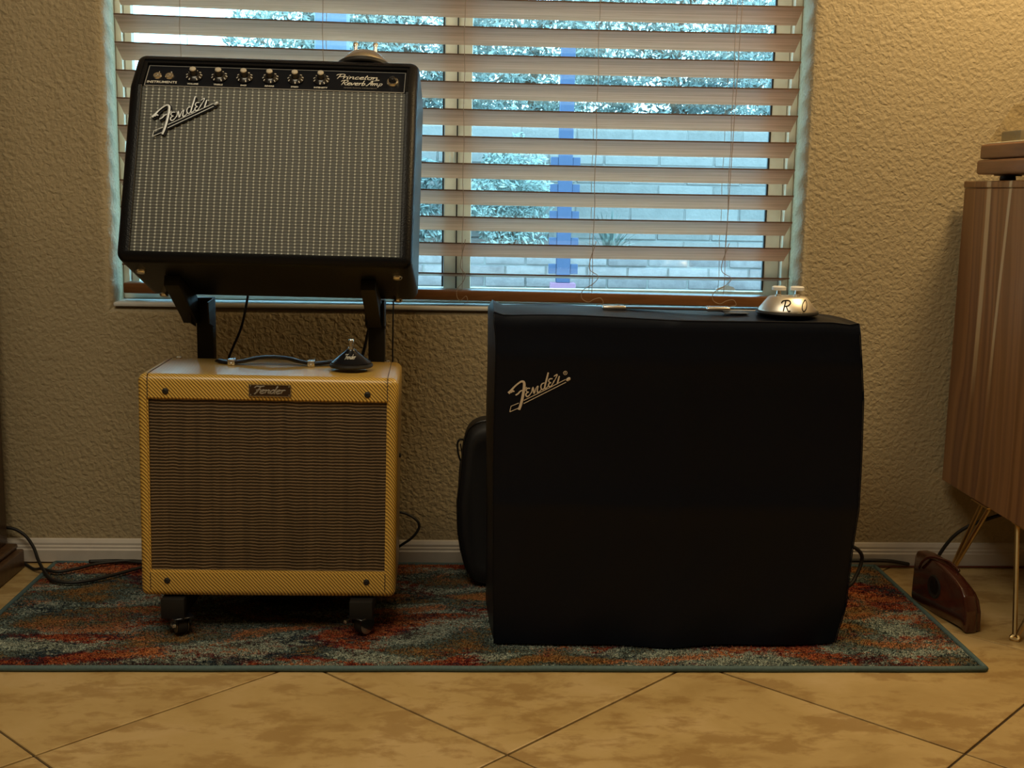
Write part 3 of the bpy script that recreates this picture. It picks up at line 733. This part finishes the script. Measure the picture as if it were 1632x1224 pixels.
for xc in (-.508, -.181):
    for yc, turn in ((2.084, .5), (2.335, .1)):
        bm = B(); box(bm, -.017, .017, -.017, .017, .030, .0332, .001, 1)
        tube(bm, [(0, 0, .031), (0, 0, .026)], .010, 12)
        for sx in (-1, 1):
            pts = [(-.014, .031), (.014, .031), (.017, .020), (.013, .009), (.008, .007), (-.004, .014), (-.013, .022)]
            prism(bm, pts, sx*.011-.0018, sx*.011+.0018, 'x')
        hub = obj('caster', bm, M_BLKPL, st, 'auto'); hub.location = (xc-ox_, yc-oy_, -.0008); hub.scale = (1.12, 1.12, 1.075); hub.rotation_euler.z = turn*(1 if xc < -.3 else -1.4)
        bm = lathe(B(), [(.008, -.0085), (.013, -.0085), (.0148, -.007), (.0148, .007), (.013, .0085), (.008, .0085)], 24, .004, .0152, 'x'); wh = obj('caster_wheel', bm, M_RUBBER, hub, 'auto')
        bm = lathe(B(), [(.0138, -.0096), (.0138, -.0088), (.012, -.0086)], 24, .004, .0152, 'x'); lathe(bm, [(.012, .0086), (.0138, .0088), (.0138, .0096)], 24, .004, .0152, 'x'); obj('wheel_rim', bm, M_NICKEL, wh, 'auto', label='shiny rim ring of the wheel')
        bm = B(); box(bm, -.020, -.014, -.022, -.008, .020, .026, .0015); obj('brake_tab', bm, M_CHROME if turn > .3 else M_BLKPL, hub)

# ---------- COVERED AMP
cv = thing('covered_amplifier', (.375, 2.15, ZR), 'large amplifier hidden under a black fabric dust cover with stitched pale logo', 'amplifier')
cx_, cy_, cz_ = .375, 2.15, ZR
NXc, NZc, NYc = 64, 56, 18
def front(u, v):
    """u 0..1 left to right, v 0..1 bottom to top -> world point on the cover's front"""
    xl = .062 + (-.004)*v - .006*math.exp(-((v-1)/.05)**2) - .004*math.sin(PI*v)
    xr = .686 + .018*min(1, v/.12) + (.004 if v > .1 else 0)*v - .0175*max(0, (v-.78)/.22) - .003*math.sin(v*9)
    x = xl+(xr-xl)*u
    zt = .6055 - .0045*u + .0025*math.sin(u*7) - .006*max(0, (u-.93)/.07) + .006*max(0, (.03-u)/.03) + .004*max(0, (u-.985)/.015)
    z = ZR+.002*math.sin(u*11)*.5 + (zt-ZR)*v
    y = 2.031
    # folds left by packing: a vertical crease in the middle and a horizontal one at half height
    y -= .0085*math.exp(-abs(u-.505)/.07) + .0085*math.exp(-abs(v-.435)/.07) + .005*math.exp(-abs(v-.88)/.05)
    y += .0030*math.sin(u*9+v*4) * (1-v) + .0018*math.sin(u*21-v*7)*(1-v)**2
    y += .0045*math.sin(3.0*v+1)*math.exp(-(u/.05)**2) + .012*max(0, (u-.9)/.1)**2*(1-v)
    y -= .0035*math.sin((u*3.2-v*2.1)*PI)**2*(v < .5)*(1-2*v)
    y += .005*max(0, (v-.98)/.02)**2
    return (x, y, z)
bm = B(); Fg = [[bm.verts.new(front(i/NXc, j/NZc)) for j in range(NZc+1)] for i in range(NXc+1)]
for i in range(NXc):
    for j in range(NZc): bm.faces.new((Fg[i][j], Fg[i+1][j], Fg[i+1][j+1], Fg[i][j+1]))
YBK = 2.268
def top(u, w):
    a = front(u, 1); z = a[2] + .006*math.sin(PI*min(1, w*1.15)) - .004*w + .0022*math.sin(u*16+w*3)*math.sin(PI*w)
    xk = .052+(.668-.052)*u; x = a[0]+(xk-a[0])*w
    if u < .04: z += .004*(1-u/.04)*math.sin(PI*w)
    return (x, a[1]+(YBK-a[1])*w, z)
Tg = [[Fg[i][NZc] if j == 0 else bm.verts.new(top(i/NXc, j/NYc)) for j in range(NYc+1)] for i in range(NXc+1)]
for i in range(NXc):
    for j in range(NYc): bm.faces.new((Tg[i][j], Tg[i+1][j], Tg[i+1][j+1], Tg[i][j+1]))
def side(i0, back_x, bulge):
    cols = [Fg[i0]]
    for k in range(1, NYc+1):
        w_ = k/NYc; col = []
        for j in range(NZc+1):
            if j == NZc: col.append(Tg[i0][k]); continue
            v = j/NZc; a = Fg[i0][j].co; x = a.x+(back_x(v)-a.x)*w_ + bulge(v, w_)
            col.append(bm.verts.new((x, a.y+(YBK-a.y)*w_, ZR+(Tg[i0][k].co.z-ZR)*v)))
        cols.append(col)
    for k in range(NYc):
        for j in range(NZc): bm.faces.new((cols[k][j], cols[k+1][j], cols[k+1][j+1], cols[k][j+1]))
    return cols
side(0, lambda v: .046+.004*(1-v), lambda v, w_: -.007*math.sin(PI*w_)*(.3+.7*math.exp(-((v-.65)/.22)**2)))
side(NXc, lambda v: .655+.016*(1-v), lambda v, w_: .004*math.sin(PI*w_))
bk = [Tg[i][NYc] for i in range(NXc+1)]
cb = obj('dust_cover', bm, M_COVER, cv, True); cb.data.transform(Matrix.Translation((-cx_, -cy_, -cz_+.0006)))
cb.data.set_sharp_from_angle(angle=math.radians(50))
bx('amplifier_body', (.075-cx_, .650-cx_, 2.045-cy_, 2.262-cy_, .001, .585), M_RUBBER, cv, .01)
# stitched seams down both front corners and round the top
bm = B()
tube(bm, [Vector(front(0, v/30))+Vector((-.001-cx_, -.001-cy_, -cz_)) for v in range(31)], .0011, 5)
tube(bm, [Vector(front(1, v/30))+Vector((.001-cx_, -.001-cy_, -cz_)) for v in range(31)], .0011, 5)
tube(bm, [Vector(front(u/40, 1))+Vector((-cx_, -.0005-cy_, .0004-cz_)) for u in range(41)], .0011, 5); obj('seam', bm, M_COVER, cv, True)
# logo embroidered on the front; follows the cloth
def yc(x, z):
    u = (x-.060)/(.69-.060); v = (z-ZR)/(.60-ZR); return front(u, v)[1]
def MC(x, y):
    px = 720+(460+(x-190)*.4165)/5.1; py = 440+(790+(y-165)*.413)/5.1
    X_ = .079+(px-810)*.00109; Z_ = .440+(655-py)*.001125+.0; Z_ += (px-810)*.00002
    return Vector((X_-cx_, yc(X_, Z_)-.0008-cy_, Z_-cz_))
bm = B(); u_ = (MC(1000, 0)-MC(0, 0)).length/1000
emblem(bm, MC, .3, 1.15, 8)
c_ = MC(1290, 175); tube(bm, [c_+Vector((math.cos(a*PI/8)*.0032, 0, math.sin(a*PI/8)*.0032)) for a in range(17)], .0005, 5, .3, Vector((0, 1, 0)))
obj('stitched_logo', bm, M_EMBR, cv, 'auto', label='pale stitched script logo')
me = text_mesh('R', .0055, .0002); me.transform(Matrix.Translation(c_)); link('stitched_lettering', me, M_EMBR, cv)
# carry handle through the slot
hb = .6080+.002; hyy = 2.125
bm = B(); tube(bm, [(.262-cx_, hyy-cy_, hb-cz_+.003), (.30-cx_, hyy-cy_, hb-cz_+.004), (.36-cx_, hyy-cy_, hb-cz_+.0035), (.43-cx_, hyy-cy_, hb-cz_+.003), (.47-cx_, hyy-cy_, hb-cz_+.002)], .011, 8, .22, Vector((0, 0, 1))); hn = obj('carry_handle', bm, M_LEATHER, cv, 'auto')
for a, b in ((.249, .292), (.438, .481)):
    bm = B(); box(bm, a-cx_, b-cx_, hyy-.011-cy_, hyy+.013-cy_, hb-cz_-.0005, hb-cz_+.008, .0032, 3); obj('handle_cap', bm, M_CHROME, hn, 'auto', label='chrome end cap of the handle')
for a, b in ((.222, .262), (.468, .512)):
    bm = B(); box(bm, a-cx_, b-cx_, hyy-.024-cy_, hyy+.012-cy_, hb-cz_-.0025, hb-cz_-.0008, .0005, 1); obj('slot_patch', bm, plain('slot_binding', (.05, .06, .08), .45), cv)

# ---------- FOOTSWITCHES
def footswitch(name, loc, rot, label, R0, R1, h, body, buttons, base_mat=M_RUBBER, wide=False, bh=.0055, tall=0):
    t = thing(name, loc, label, 'footswitch', rot=rot)
    lathe_ = lathe(B(), [(R0*1.0, 0), (R0*1.04, .0025), (R0*1.02, bh), (R0*.97, bh+.001)], 40); obj('rubber_base', lathe_, base_mat, t, 'auto')
    obj('housing', lathe(B(), [(R0*.955, bh), (R0*.95, bh+.0035), (R1*1.10, h-.002), (R1, h), (R1*.2, h+.0004)], 40), body, t, 'auto')
    for x in buttons:
        bt = obj('foot_button', lathe(B(), [(.0058, h), (.0058, h+.003), (.0042, h+.0042), (.0036, h+.011+tall)], 18, x, 0), M_CHROME, t, 'auto')
        rr = .0125 if wide else .0052
        obj('button_cap', lathe(B(), [(rr*.5, h+.0108+tall), (rr, h+.0112+tall), (rr, h+.0165+tall), (rr*.8, h+.0182+tall)], 22, x, 0), M_PEARL if wide else M_CHROME, bt, 'auto')
    return t
f1 = footswitch('footswitch', (-.576+.369+.001, 2.072+.100, .0855+H2+.0022), (0, 0, .02), 'small black cone footswitch with one chrome button on the tweed amplifier', .0385, .0085, .0325, M_BLKPL, [0])
sl_ = math.atan2(.0385*.95-.0085*1.1, .0235)
def cone_script(par, word, h0, size, r, mat, R0, R1, h, x0, slant=.3, x1=None):
    bm = B(); script(bm, word, x0, h0, size, r, slant, 0, 1.0, x1)
    for v in bm.verts:
        t = (v.co.z-.009)/(h-.002-.009); rad = R0*.95+(R1*1.10-R0*.95)*t+.0003+ (v.co.y*-.35)
        a = v.co.x/max(rad, .004); v.co = Vector((rad*math.sin(a), -rad*math.cos(a), v.co.z))
    return obj('lettering', bm, mat, par, True)
cone_script(f1, 'Fender', .0175, .0078, .00042, M_PRINT, .0385, .0085, .0325, -.0105)
FX, FY = .578, 2.095
f2 = footswitch('footswitch', (FX, FY, .6100), (0, 0, 0), 'chrome two-button footswitch lettered in black script, on top of the black dust cover', .0535, .0315, .031, M_SATIN, [-.0165, .0165], wide=True)
cone_script(f2, 'R', .0090, .0175, .00105, M_INK, .0535, .0315, .031, -.0225, .22, -.0085); cone_script(f2, 'O', .0090, .0180, .00095, M_INK, .0535, .0315, .031, .0125, .22, .0265)
bm = lathe(B(), [(.002, .0), (.0045, .001), (.0045, .006), (.002, .008)], 12, .050, .012); obj('cable_gland', bm, M_RUBBER, f2, 'auto')
v = PM @ Vector((.402, .092, .4010))
f3 = footswitch('footswitch', tuple(v), PR, 'chrome two-button footswitch lying on top of the tilted black amplifier', .0525, .030, .0335, M_CHROME, [-.0185, .0185], bh=.0090, tall=.008)

# ---------- GIG BAG
bg_ = thing('gig_bag', (.1, 2.40, ZR), 'black soft nylon bag with rounded top standing behind the covered amplifier', 'bag')
bm = B(); prof_ = []
for k in range(48):
    a = 2*PI*k/48; c_, s_ = math.cos(a), math.sin(a)
    x = math.copysign(abs(c_)**.45, c_)*.105; z = .178+math.copysign(abs(s_)**.5, s_)*.172
    prof_.append((x+.004*math.sin(z*30), z))
rings = []
for yv, sc in ((-.055, .80), (-.062, .9), (-.050, .985), (-.02, 1.0), (.03, 1.0), (.055, .97), (.062, .85)):
    rings.append([bm.verts.new((p[0]*sc, yv, .178+(p[1]-.178)*sc)) for p in prof_])
for a, b in zip(rings, rings[1:]):
    for k in range(48): bm.faces.new((a[k], a[(k+1) % 48], b[(k+1) % 48], b[k]))
bm.faces.new(rings[0]); bm.faces.new(rings[-1][::-1]); 
zmin = min(v.co.z for v in bm.verts)
for v in bm.verts: v.co.z -= zmin-.0005
obj('bag_body', bm, M_BAG, bg_, True)
bm = B(); tube(bm, [(p[0]*1.008, -.035, p[1]*1.004+.001-zmin) for p in prof_+prof_[:1]], .0022, 5); obj('zipper', bm, M_BLKPL, bg_, True)
bm = B(); tube(bm, catmull([(-.098, -.01, .300), (-.106, -.012, .300), (-.110, -.012, .290), (-.108, -.012, .270), (-.103, -.011, .255)], 5), .0022, 6); tube(bm, catmull([(-.104, -.012, .292), (-.1005, -.012, .27), (-.102, -.011, .25)], 4), .0014, 5); obj('strap_clip', bm, M_BLKMT, bg_, True)
bm = B(); tube(bm, catmull([(-.103, -.011, .255), (-.1062, -.01, .2), (-.1082, -.01, .12), (-.100, -.01, .06)], 5), .005, 6, .4, Vector((1, 0, 0))); obj('shoulder_strap', bm, M_BAG, bg_, True)

# ---------- WOODEN CABINET ON HAIRPIN LEGS
cbn = thing('record_cabinet', (1.055, 2.05, 0), 'reddish acacia wood cabinet on brass hairpin legs by the right wall end', 'cabinet')
bx('side_panel', (.0, .022, .0, .452, .207, .840), M_CAB, cbn, .0015, 1)
tp = bx('top_panel', (-.001, .62, -.004, .455, .8405, .855), M_CAB, cbn, .002, 1)
bx('front_panel', (.022, .60, .002, .020, .212, .838), M_CAB, cbn, .001, 1); bx('bottom_panel', (.022, .60, .02, .45, .207, .225), M_CAB, cbn)
bx('back_panel', (.022, .60, .44, .452, .225, .838), M_CAB, cbn); bx('side_panel', (.60, .622, .0, .452, .207, .840), M_CAB, cbn)
def hairpin(a, foot, b):
    bm = B(); f = Vector(foot); A_ = Vector(a); B_ = Vector(b)
    pts = [A_, A_.lerp(f, .5), A_.lerp(f, .93)] + [f+Vector((0, 0, .0035))] + [B_.lerp(f, .93), B_.lerp(f, .5), B_]
    P = [A_, A_.lerp(f, .5)] + catmull([A_.lerp(f, .95), f+(A_-B_).normalized()*.006+Vector((0, 0, .0042)), f-(A_-B_).normalized()*.006+Vector((0, 0, .0042)), B_.lerp(f, .95)], 4) + [B_.lerp(f, .5), B_]
    tube(bm, P, .0048, 8); o = obj('hairpin_leg', bm, M_BRASS, cbn, 'auto')
    bx('mounting_plate', (min(a[0], b[0])-.008, max(a[0], b[0])+.012, min(a[1], b[1])-.008, max(a[1], b[1])+.008, .2040, .2068), M_BRASS, o)
hairpin((.012, .115, .2035), (-.014, .033, 0), (.085, .05, .2035)); hairpin((.006, .225, .2035), (-.024, .345, 0), (.020, .285, .2035))
hairpin((.60, .115, .2035), (.63, .033, 0), (.53, .05, .2035)); hairpin((.60, .225, .2035), (.63, .345, 0), (.56, .285, .2035))

# ---------- TURNTABLE
tt = thing('turntable', (1.045, 2.03, .8555), 'walnut turntable with closed clear dust cover on the acacia cabinet', 'turntable')
bm = box(B(), 0, .43, .02, .40, .012, .0415); bevel_all(bm, .006, 3); obj('lower_plinth', bm, M_WALNUT, tt, 'auto')
bm = box(B(), .004, .426, .024, .396, .0428, .072); bevel_all(bm, .0045, 3); obj('upper_plinth', bm, M_WALNUT, tt, 'auto')
for x, y in ((.05, .36), (.38, .36), (.05, .06), (.38, .06)): obj('rubber_foot', lathe(B(), [(.014, 0), (.016, .002), (.014, .012)], 20, x, y), M_RUBBER, tt, 'auto')
for x, y in ((.05, .36), (.38, .36)): obj('foot_disc', lathe(B(), [(.026, .0095), (.027, .011), (.026, .0122)], 24, x, y), M_NICKEL, tt, 'auto')
bx('deck_plate', (.012, .418, .032, .388, .0722, .0752), M_PIPE, tt, .001, 1, label='pale deck plate')
bm = B(); x0, x1, y0, y1, z0, z1 = .014, .416, .034, .386, .0755, .150
lo = [(x0, y0), (x1, y0), (x1, y1), (x0, y1)]; sh = .035
hi = [(x0+sh, y0+.006), (x1-.006, y0+.006), (x1-.006, y1-.03), (x0+sh, y1-.03)]
A = [bm.verts.new((a, b, z0)) for a, b in lo]; Bv = [bm.verts.new((a, b, z1)) for a, b in hi]
for k in range(4): bm.faces.new((A[k], A[(k+1) % 4], Bv[(k+1) % 4], Bv[k]))
bm.faces.new(Bv); obj('dust_cover', bm, M_ACRYL, tt)
bx('arm_rest_block', (.036, .050, .29, .375, .0756, .098), plain('grey_block', (.20, .18, .14), .4), tt, .003)
obj('platter', lathe(B(), [(.145, .0755), (.148, .078), (.148, .088), (.14, .090)], 40, .225, .205), M_BLKPL, tt, 'auto')

# ---------- DARK WOOD FURNITURE AT THE LEFT
lf = thing('bookcase', (-1.3, 2.3, 0), 'dark wood furniture piece with stepped plinth at the left edge of the wall', 'furniture')
bx('case', (-.30, .328, -.25, .196, .0545, 1.5), M_DARKWOOD, lf, .003)
bx('plinth', (-.31, .362, -.27, .196, 0, .042), M_DARKWOOD, lf, .004, 3); bx('moulding', (-.31, .350, -.262, .196, .0422, .054), M_DARKWOOD, lf, .005, 3)
for v in [o for o in lf.children if o.name.startswith('case')][0].data.vertices: v.co.x += 0

# ---------- BROWN CASE ON THE FLOOR
br = thing('arched_case', (.962, 2.215, .0), 'dark brown glossy arched case leaning low on the tiles beside the rug corner', 'case', rot=(0, 0, .16))
def arch(sc=1, h=.108, a=.098, dz=0):
    P = [(-a, 0), (-a*1.0, .045)]
    for k in range(13):
        t = k/12; P.append((-a*.90*math.cos(PI*t*.80)*(1)+.004, .045+(h-.045)*math.sin(min(PI/2, PI*(t*.9+.12)))**.8 if t < .5 else .045+(h-.045)*math.sin(PI*(t*.80+.09))))
    P += [(a*.86, .062), (a*.97, .03), (a*1.0, 0), (a*.35, 0), (a*.15, .016), (-a*.45, .016), (-a*.6, 0)]
    return P
body = [(-.098, 0), (-.078, .006), (-.04, .004), (.0, 0), (.098, 0), (.102, .012), (.098, .095), (.09, .108), (.06, .111), (.03, .110), (-.01, .103), (-.045, .094), (-.07, .083), (-.085, .070), (-.095, .045)]
# front (low) end is nearest to the camera
bm = prism(B(), body, -.018, .008, 'x'); bevel_all(bm, .005, 3, .2); obj('case_body', bm, M_BROWN, br, 'auto')
body2 = [(a*.93-.001, b*.86) for a, b in body]
bm = prism(B(), body2, .0085, .020, 'x'); bevel_all(bm, .004, 3, .2); obj('case_lid', bm, M_BROWN, br, 'auto')
bm = lathe(B(), [(.024, -.0182), (.021, -.0202), (.016, -.0182)], 20, .018, .055, 'x', ); obj('grip_hollow', bm, M_RUBBER, br, 'auto')
bm = B(); tube(bm, catmull([(-.022, .07, .078), (-.026, .05, .1), (-.020, .03, .113), (.0, .0, .111), (.004, -.03, .102)], 5), .003, 6); obj('grip_bead', bm, M_BROWN, br, True)

# ---------- CABLES
def cable(pts, label, r=.0035, sub=8, mat=M_RUBBER, group=None, name='cable', cat='cable'):
    bm = B(); tube(bm, catmull(pts, sub), r, 7); return tag(obj(name, bm, mat, None, True), label, cat, group)
cable([(-.990, 2.515, .083), (-.963, 2.513, .080), (-.937, 2.505, .067), (-.914, 2.485, .048), (-.893, 2.453, .028), (-.862, 2.405, .0165), (-.83, 2.36, .0160), (-.79, 2.350, .0160), (-.75, 2.37, .0160), (-.71, 2.41, .0165), (-.66, 2.46, .0165), (-.60, 2.45, .0165), (-.52, 2.42, .0165)], 'black power cable arching down from the left furniture plinth onto the rug')
cable([(-.942, 2.507, .0045), (-.91, 2.47, .0045), (-.882, 2.440, .0150), (-.844, 2.416, .0168), (-.81, 2.435, .0168), (-.77, 2.475, .0165), (-.70, 2.492, .0165), (-.62, 2.45, .0165)], 'black cable lying flat along the back left rug corner', .0034)
cable([(-.80, 2.49, .0150), (-.74, 2.497, .0145), (-.68, 2.485, .0150), (-.62, 2.495, .0145), (-.57, 2.488, .0155)], 'thick dark cable bundle against the baseboard behind the rug corner', .0042)
cable([(-.425, 2.385, .64), (-.436, 2.40, .59), (-.449, 2.40, .535), (-.476, 2.40, .47), (-.49, 2.40, .40), (-.48, 2.41, .2), (-.44, 2.45, .03)], 'thin black cord hanging from the black amplifier behind the left of the tweed one', .0026)
cable([(-.186, 2.39, .56), (-.20, 2.395, .50), (-.212, 2.40, .44), (-.216, 2.40, .3), (-.21, 2.42, .1), (-.20, 2.45, .016)], 'black cord slanting down beside the right stand upright', .0032)
cable([(-.140, 2.37, .62), (-.142, 2.375, .50), (-.141, 2.37, .35), (-.139, 2.37, .2)], 'straight thin cord close along the right side of the right upright', .0016)
cable([(-.17, 2.345, .168), (-.125, 2.35, .168), (-.096, 2.35, .155), (-.086, 2.35, .138), (-.10, 2.35, .115), (-.13, 2.36, .09), (-.18, 2.39, .04), (-.25, 2.41, .016)], 'black cable loop sticking out to the right of the tweed amplifier', .0028)
cable([(.70, 2.33, .118), (.775, 2.31, .115), (.80, 2.31, .112), (.818, 2.31, .098), (.820, 2.31, .080), (.808, 2.30, .055), (.79, 2.29, .035), (.75, 2.30, .015)], 'dark cable loop sticking out to the right of the covered amplifier', .0040)
cable([(.70, 2.508, .016), (.80, 2.511, .0165), (.88, 2.5125, .018), (.95, 2.513, .0175), (1.0, 2.5125, .010)], 'black cable running along the baseboard toward the brown case', .0042)
cable([(.93, 2.5165, .0035), (1.1, 2.517, .0035), (1.3, 2.517, .0035), (1.6, 2.517, .0035)], 'thin reddish brown wire on the floor along the baseboard at right', .0022, mat=plain('red_brown_wire', (.12, .03, .015), .5))
cable([(1.30, 2.38, .17), (1.19, 2.40, .165), (1.12, 2.43, .135), (1.075, 2.45, .10), (1.045, 2.46, .05), (1.03, 2.46, .0045)], 'black cord drooping below the acacia cabinet behind its rear leg', .0040)

# ================================================================= GARDEN
ZG = -.12
g = bx('ground', (-14, 14, YW+TH, 30, ZG-.1, ZG), M_GRAVEL); struct(g)
fw_ = bx('trim_2', (-7, 7, 13.012, 13.2, ZG, 1.50), M_FENCE, None); fw_.name = 'garden_wall'; struct(fw_); fw_['label'] = 'tall block garden wall'
bs = None; bh, blw = .2, .6
for r in range(8):
    for k in range(-9, 10):
        x = k*blw+(blw/2 if r % 2 else 0)
        if not (-4.2 < x < 4.9): continue
        if bs is None: o = bs = bx('block', (-blw/2+.008, blw/2-.008, 0, .075, .008, bh-.006), M_FENCE, fw_, .008, 1)
        else: o = bs.copy(); COL.objects.link(o); o.parent = fw_
        o.location = (x, 13.0+random.uniform(-.006, .006), ZG+r*bh+.02)
pw = bx('planter_wall', (-4.6, 4.9, 11.616, 11.8, ZG, .19), M_FENCE); struct(pw); pw['label'] = 'low planter wall of slump blocks'
bs = None; bh, blw = .108, .4
for r in range(3):
    for k in range(-12, 13):
        x = k*blw+(blw/2 if r % 2 else 0)
        if not (-4.3 < x < 4.7): continue
        if bs is None: o = bs = bx('block', (-blw/2+.008, blw/2-.008, 0, .07, .007, bh-.006), M_BLOCK, pw, .012, 2)
        else: o = bs.copy(); COL.objects.link(o); o.parent = pw
        o.location = (x, 11.60+random.uniform(-.012, .012), ZG+r*bh)
struct(bx('soil_bed', (-4.6, 4.9, 11.8, 13.0, ZG, .12), M_GRAVEL))
po = struct(bx('patio_post', (-.732, -.576, 5.93, 6.09, ZG, 3.6), M_POST, None, .01))

def foliage(parent, N_, cen, rad, mat, ls, name='foliage', hollow=.35, up_=0):
    vs, fs = [], []
    for q in range(N_):
        while True:
            p = Vector((random.uniform(-1, 1), random.uniform(-1, 1), random.uniform(-1, 1)))
            if hollow < p.length < 1: break
        lob = 1+.16*math.sin(p.x*7+cen[0])*math.cos(p.z*6)
        c = Vector((cen[0]+p.x*rad[0]*lob, cen[1]+p.y*rad[1]*lob, cen[2]+p.z*rad[2]*lob))
        a = Vector((random.gauss(0, 1), random.gauss(0, 1), random.gauss(0, 1)+up_)).normalized(); b = a.orthogonal().normalized()
        l = ls*random.uniform(.6, 1.3); b = b*l*.36; a = a*l; i = len(vs)
        vs += [tuple(c-a), tuple(c+b), tuple(c+a), tuple(c-b)]; fs.append((i, i+1, i+2, i+3))
    me = bpy.data.meshes.new(name); me.from_pydata(vs, [], fs); return link(name, me, mat, parent, kind='stuff')
def tree(x, y, h, R_, mat, label, nl=5200):
    t = thing('tree', (x, y, ZG), label, 'tree', 'trees beyond the garden wall')
    bm = B(); tube(bm, catmull([(0, 0, 0), (.08, 0, h*.25), (-.05, .05, h*.5), (.05, 0, h*.75)], 4), [.11-.006*i for i in range(13)], 8)
    for q in range(6):
        a = q*1.05; z0 = h*(.3+.07*q); tube(bm, [(0, 0, z0), (math.cos(a)*R_*.4, math.sin(a)*R_*.3, z0+.5), (math.cos(a)*R_*.75, math.sin(a)*R_*.6, z0+.9)], [.045, .03, .012], 6)
    obj('trunk', bm, M_BARK, t, True)
    foliage(t, nl, (0, 0, h*.60), (R_, R_*.6, h*.42), mat, .055)
    return t
tree(-2.1, 17.2, 4.4, 1.35, M_LEAF2, 'pale leafy tree beyond the garden wall behind the blue grey patio post', 10000)
tree(-.60, 14.8, 4.8, 1.45, M_LEAF1, 'deep green tree beyond the garden wall seen left of the window mullion', 12500)
tree(1.0, 17.2, 4.6, 1.5, M_LEAF2, 'pale tree beyond the garden wall behind the blue totem', 13500)
tree(2.6, 14.8, 4.7, 1.45, M_LEAF1, 'deep green tree beyond the garden wall right of the blue totem', 13500)
tree(4.4, 17.2, 4.3, 1.3, M_LEAF2, 'pale tree beyond the garden wall at the right window stile', 10500)
def bush(x, y, z, r, label, mat, n_=4200, ls=.035):
    t = thing('garden_bush', (x, y, z), label, 'bush', 'bushes in the planter')
    bm = B()
    for q in range(5): tube(bm, [(0, 0, 0), (math.cos(q*1.3)*r[0]*.5, math.sin(q*1.3)*r[1]*.4, r[2])], [.02, .008], 5)
    obj('stem', bm, M_BARK, t); foliage(t, n_, (0, 0, r[2]*1.02), r, mat, ls, hollow=.2); return t
bush(-.66, 12.38, .12, (.50, .36, .55), 'leafy bush in the planter seen left of the window mullion', M_LEAF1)
bush(.45, 12.4, .12, (.46, .36, .60), 'leafy bush in the planter between the mullion and the blue totem', M_LEAF2, 5000)
bush(-2.4, 12.3, .12, (.8, .4, .5), 'broad bush in the planter behind the black amplifier', M_LEAF1, 2200)
yu = thing('spiky_plant', (1.52, 12.5, .12), 'spiky long-leaved plant in the planter just right of the blue totem', 'plant')
for q in range(60):
    a = random.uniform(0, 2*PI); el = random.uniform(.15, 1.45); l = random.uniform(.38, .58)
    d = Vector((math.cos(a)*math.cos(el), math.sin(a)*math.cos(el), math.sin(el))); s_ = d.cross(Vector((0, 0, 1))).normalized()*.014
    bm = B(); P = [d*.02, d*l*.5, d*l-Vector((0, 0, .08*math.cos(el)))]
    v_ = [bm.verts.new(P[0]-s_), bm.verts.new(P[0]+s_), bm.verts.new(P[1]+s_*1.1+Vector((0, 0, .01))), bm.verts.new(P[1]-s_*1.1+Vector((0, 0, .01))), bm.verts.new(P[2])]
    bm.faces.new(v_[:4]); bm.faces.new((v_[3], v_[2], v_[4])); obj('leaf', bm, M_LEAF1, yu)
# garden totem
to = thing('garden_totem', (.915, 11.0, ZG), 'blue garden totem with stacked cross pieces on a purple foot, seen through the window', 'garden ornament')
bx('column', (-.065, .065, -.04, .04, .10, 2.22), M_BLUE, to, .004, 1); bx('foot', (-.115, .115, -.08, .08, 0, .099), M_PURP, to, .004, 1, label='purple foot')
for q in range(5):
    z = .226+.243*q
    for sx in (-1, 1): bx('cross_piece', (min(sx*.066, sx*.135), max(sx*.066, sx*.135), -.03, .03, z-.045, z+.045), M_BLUE, to, .003, 1)
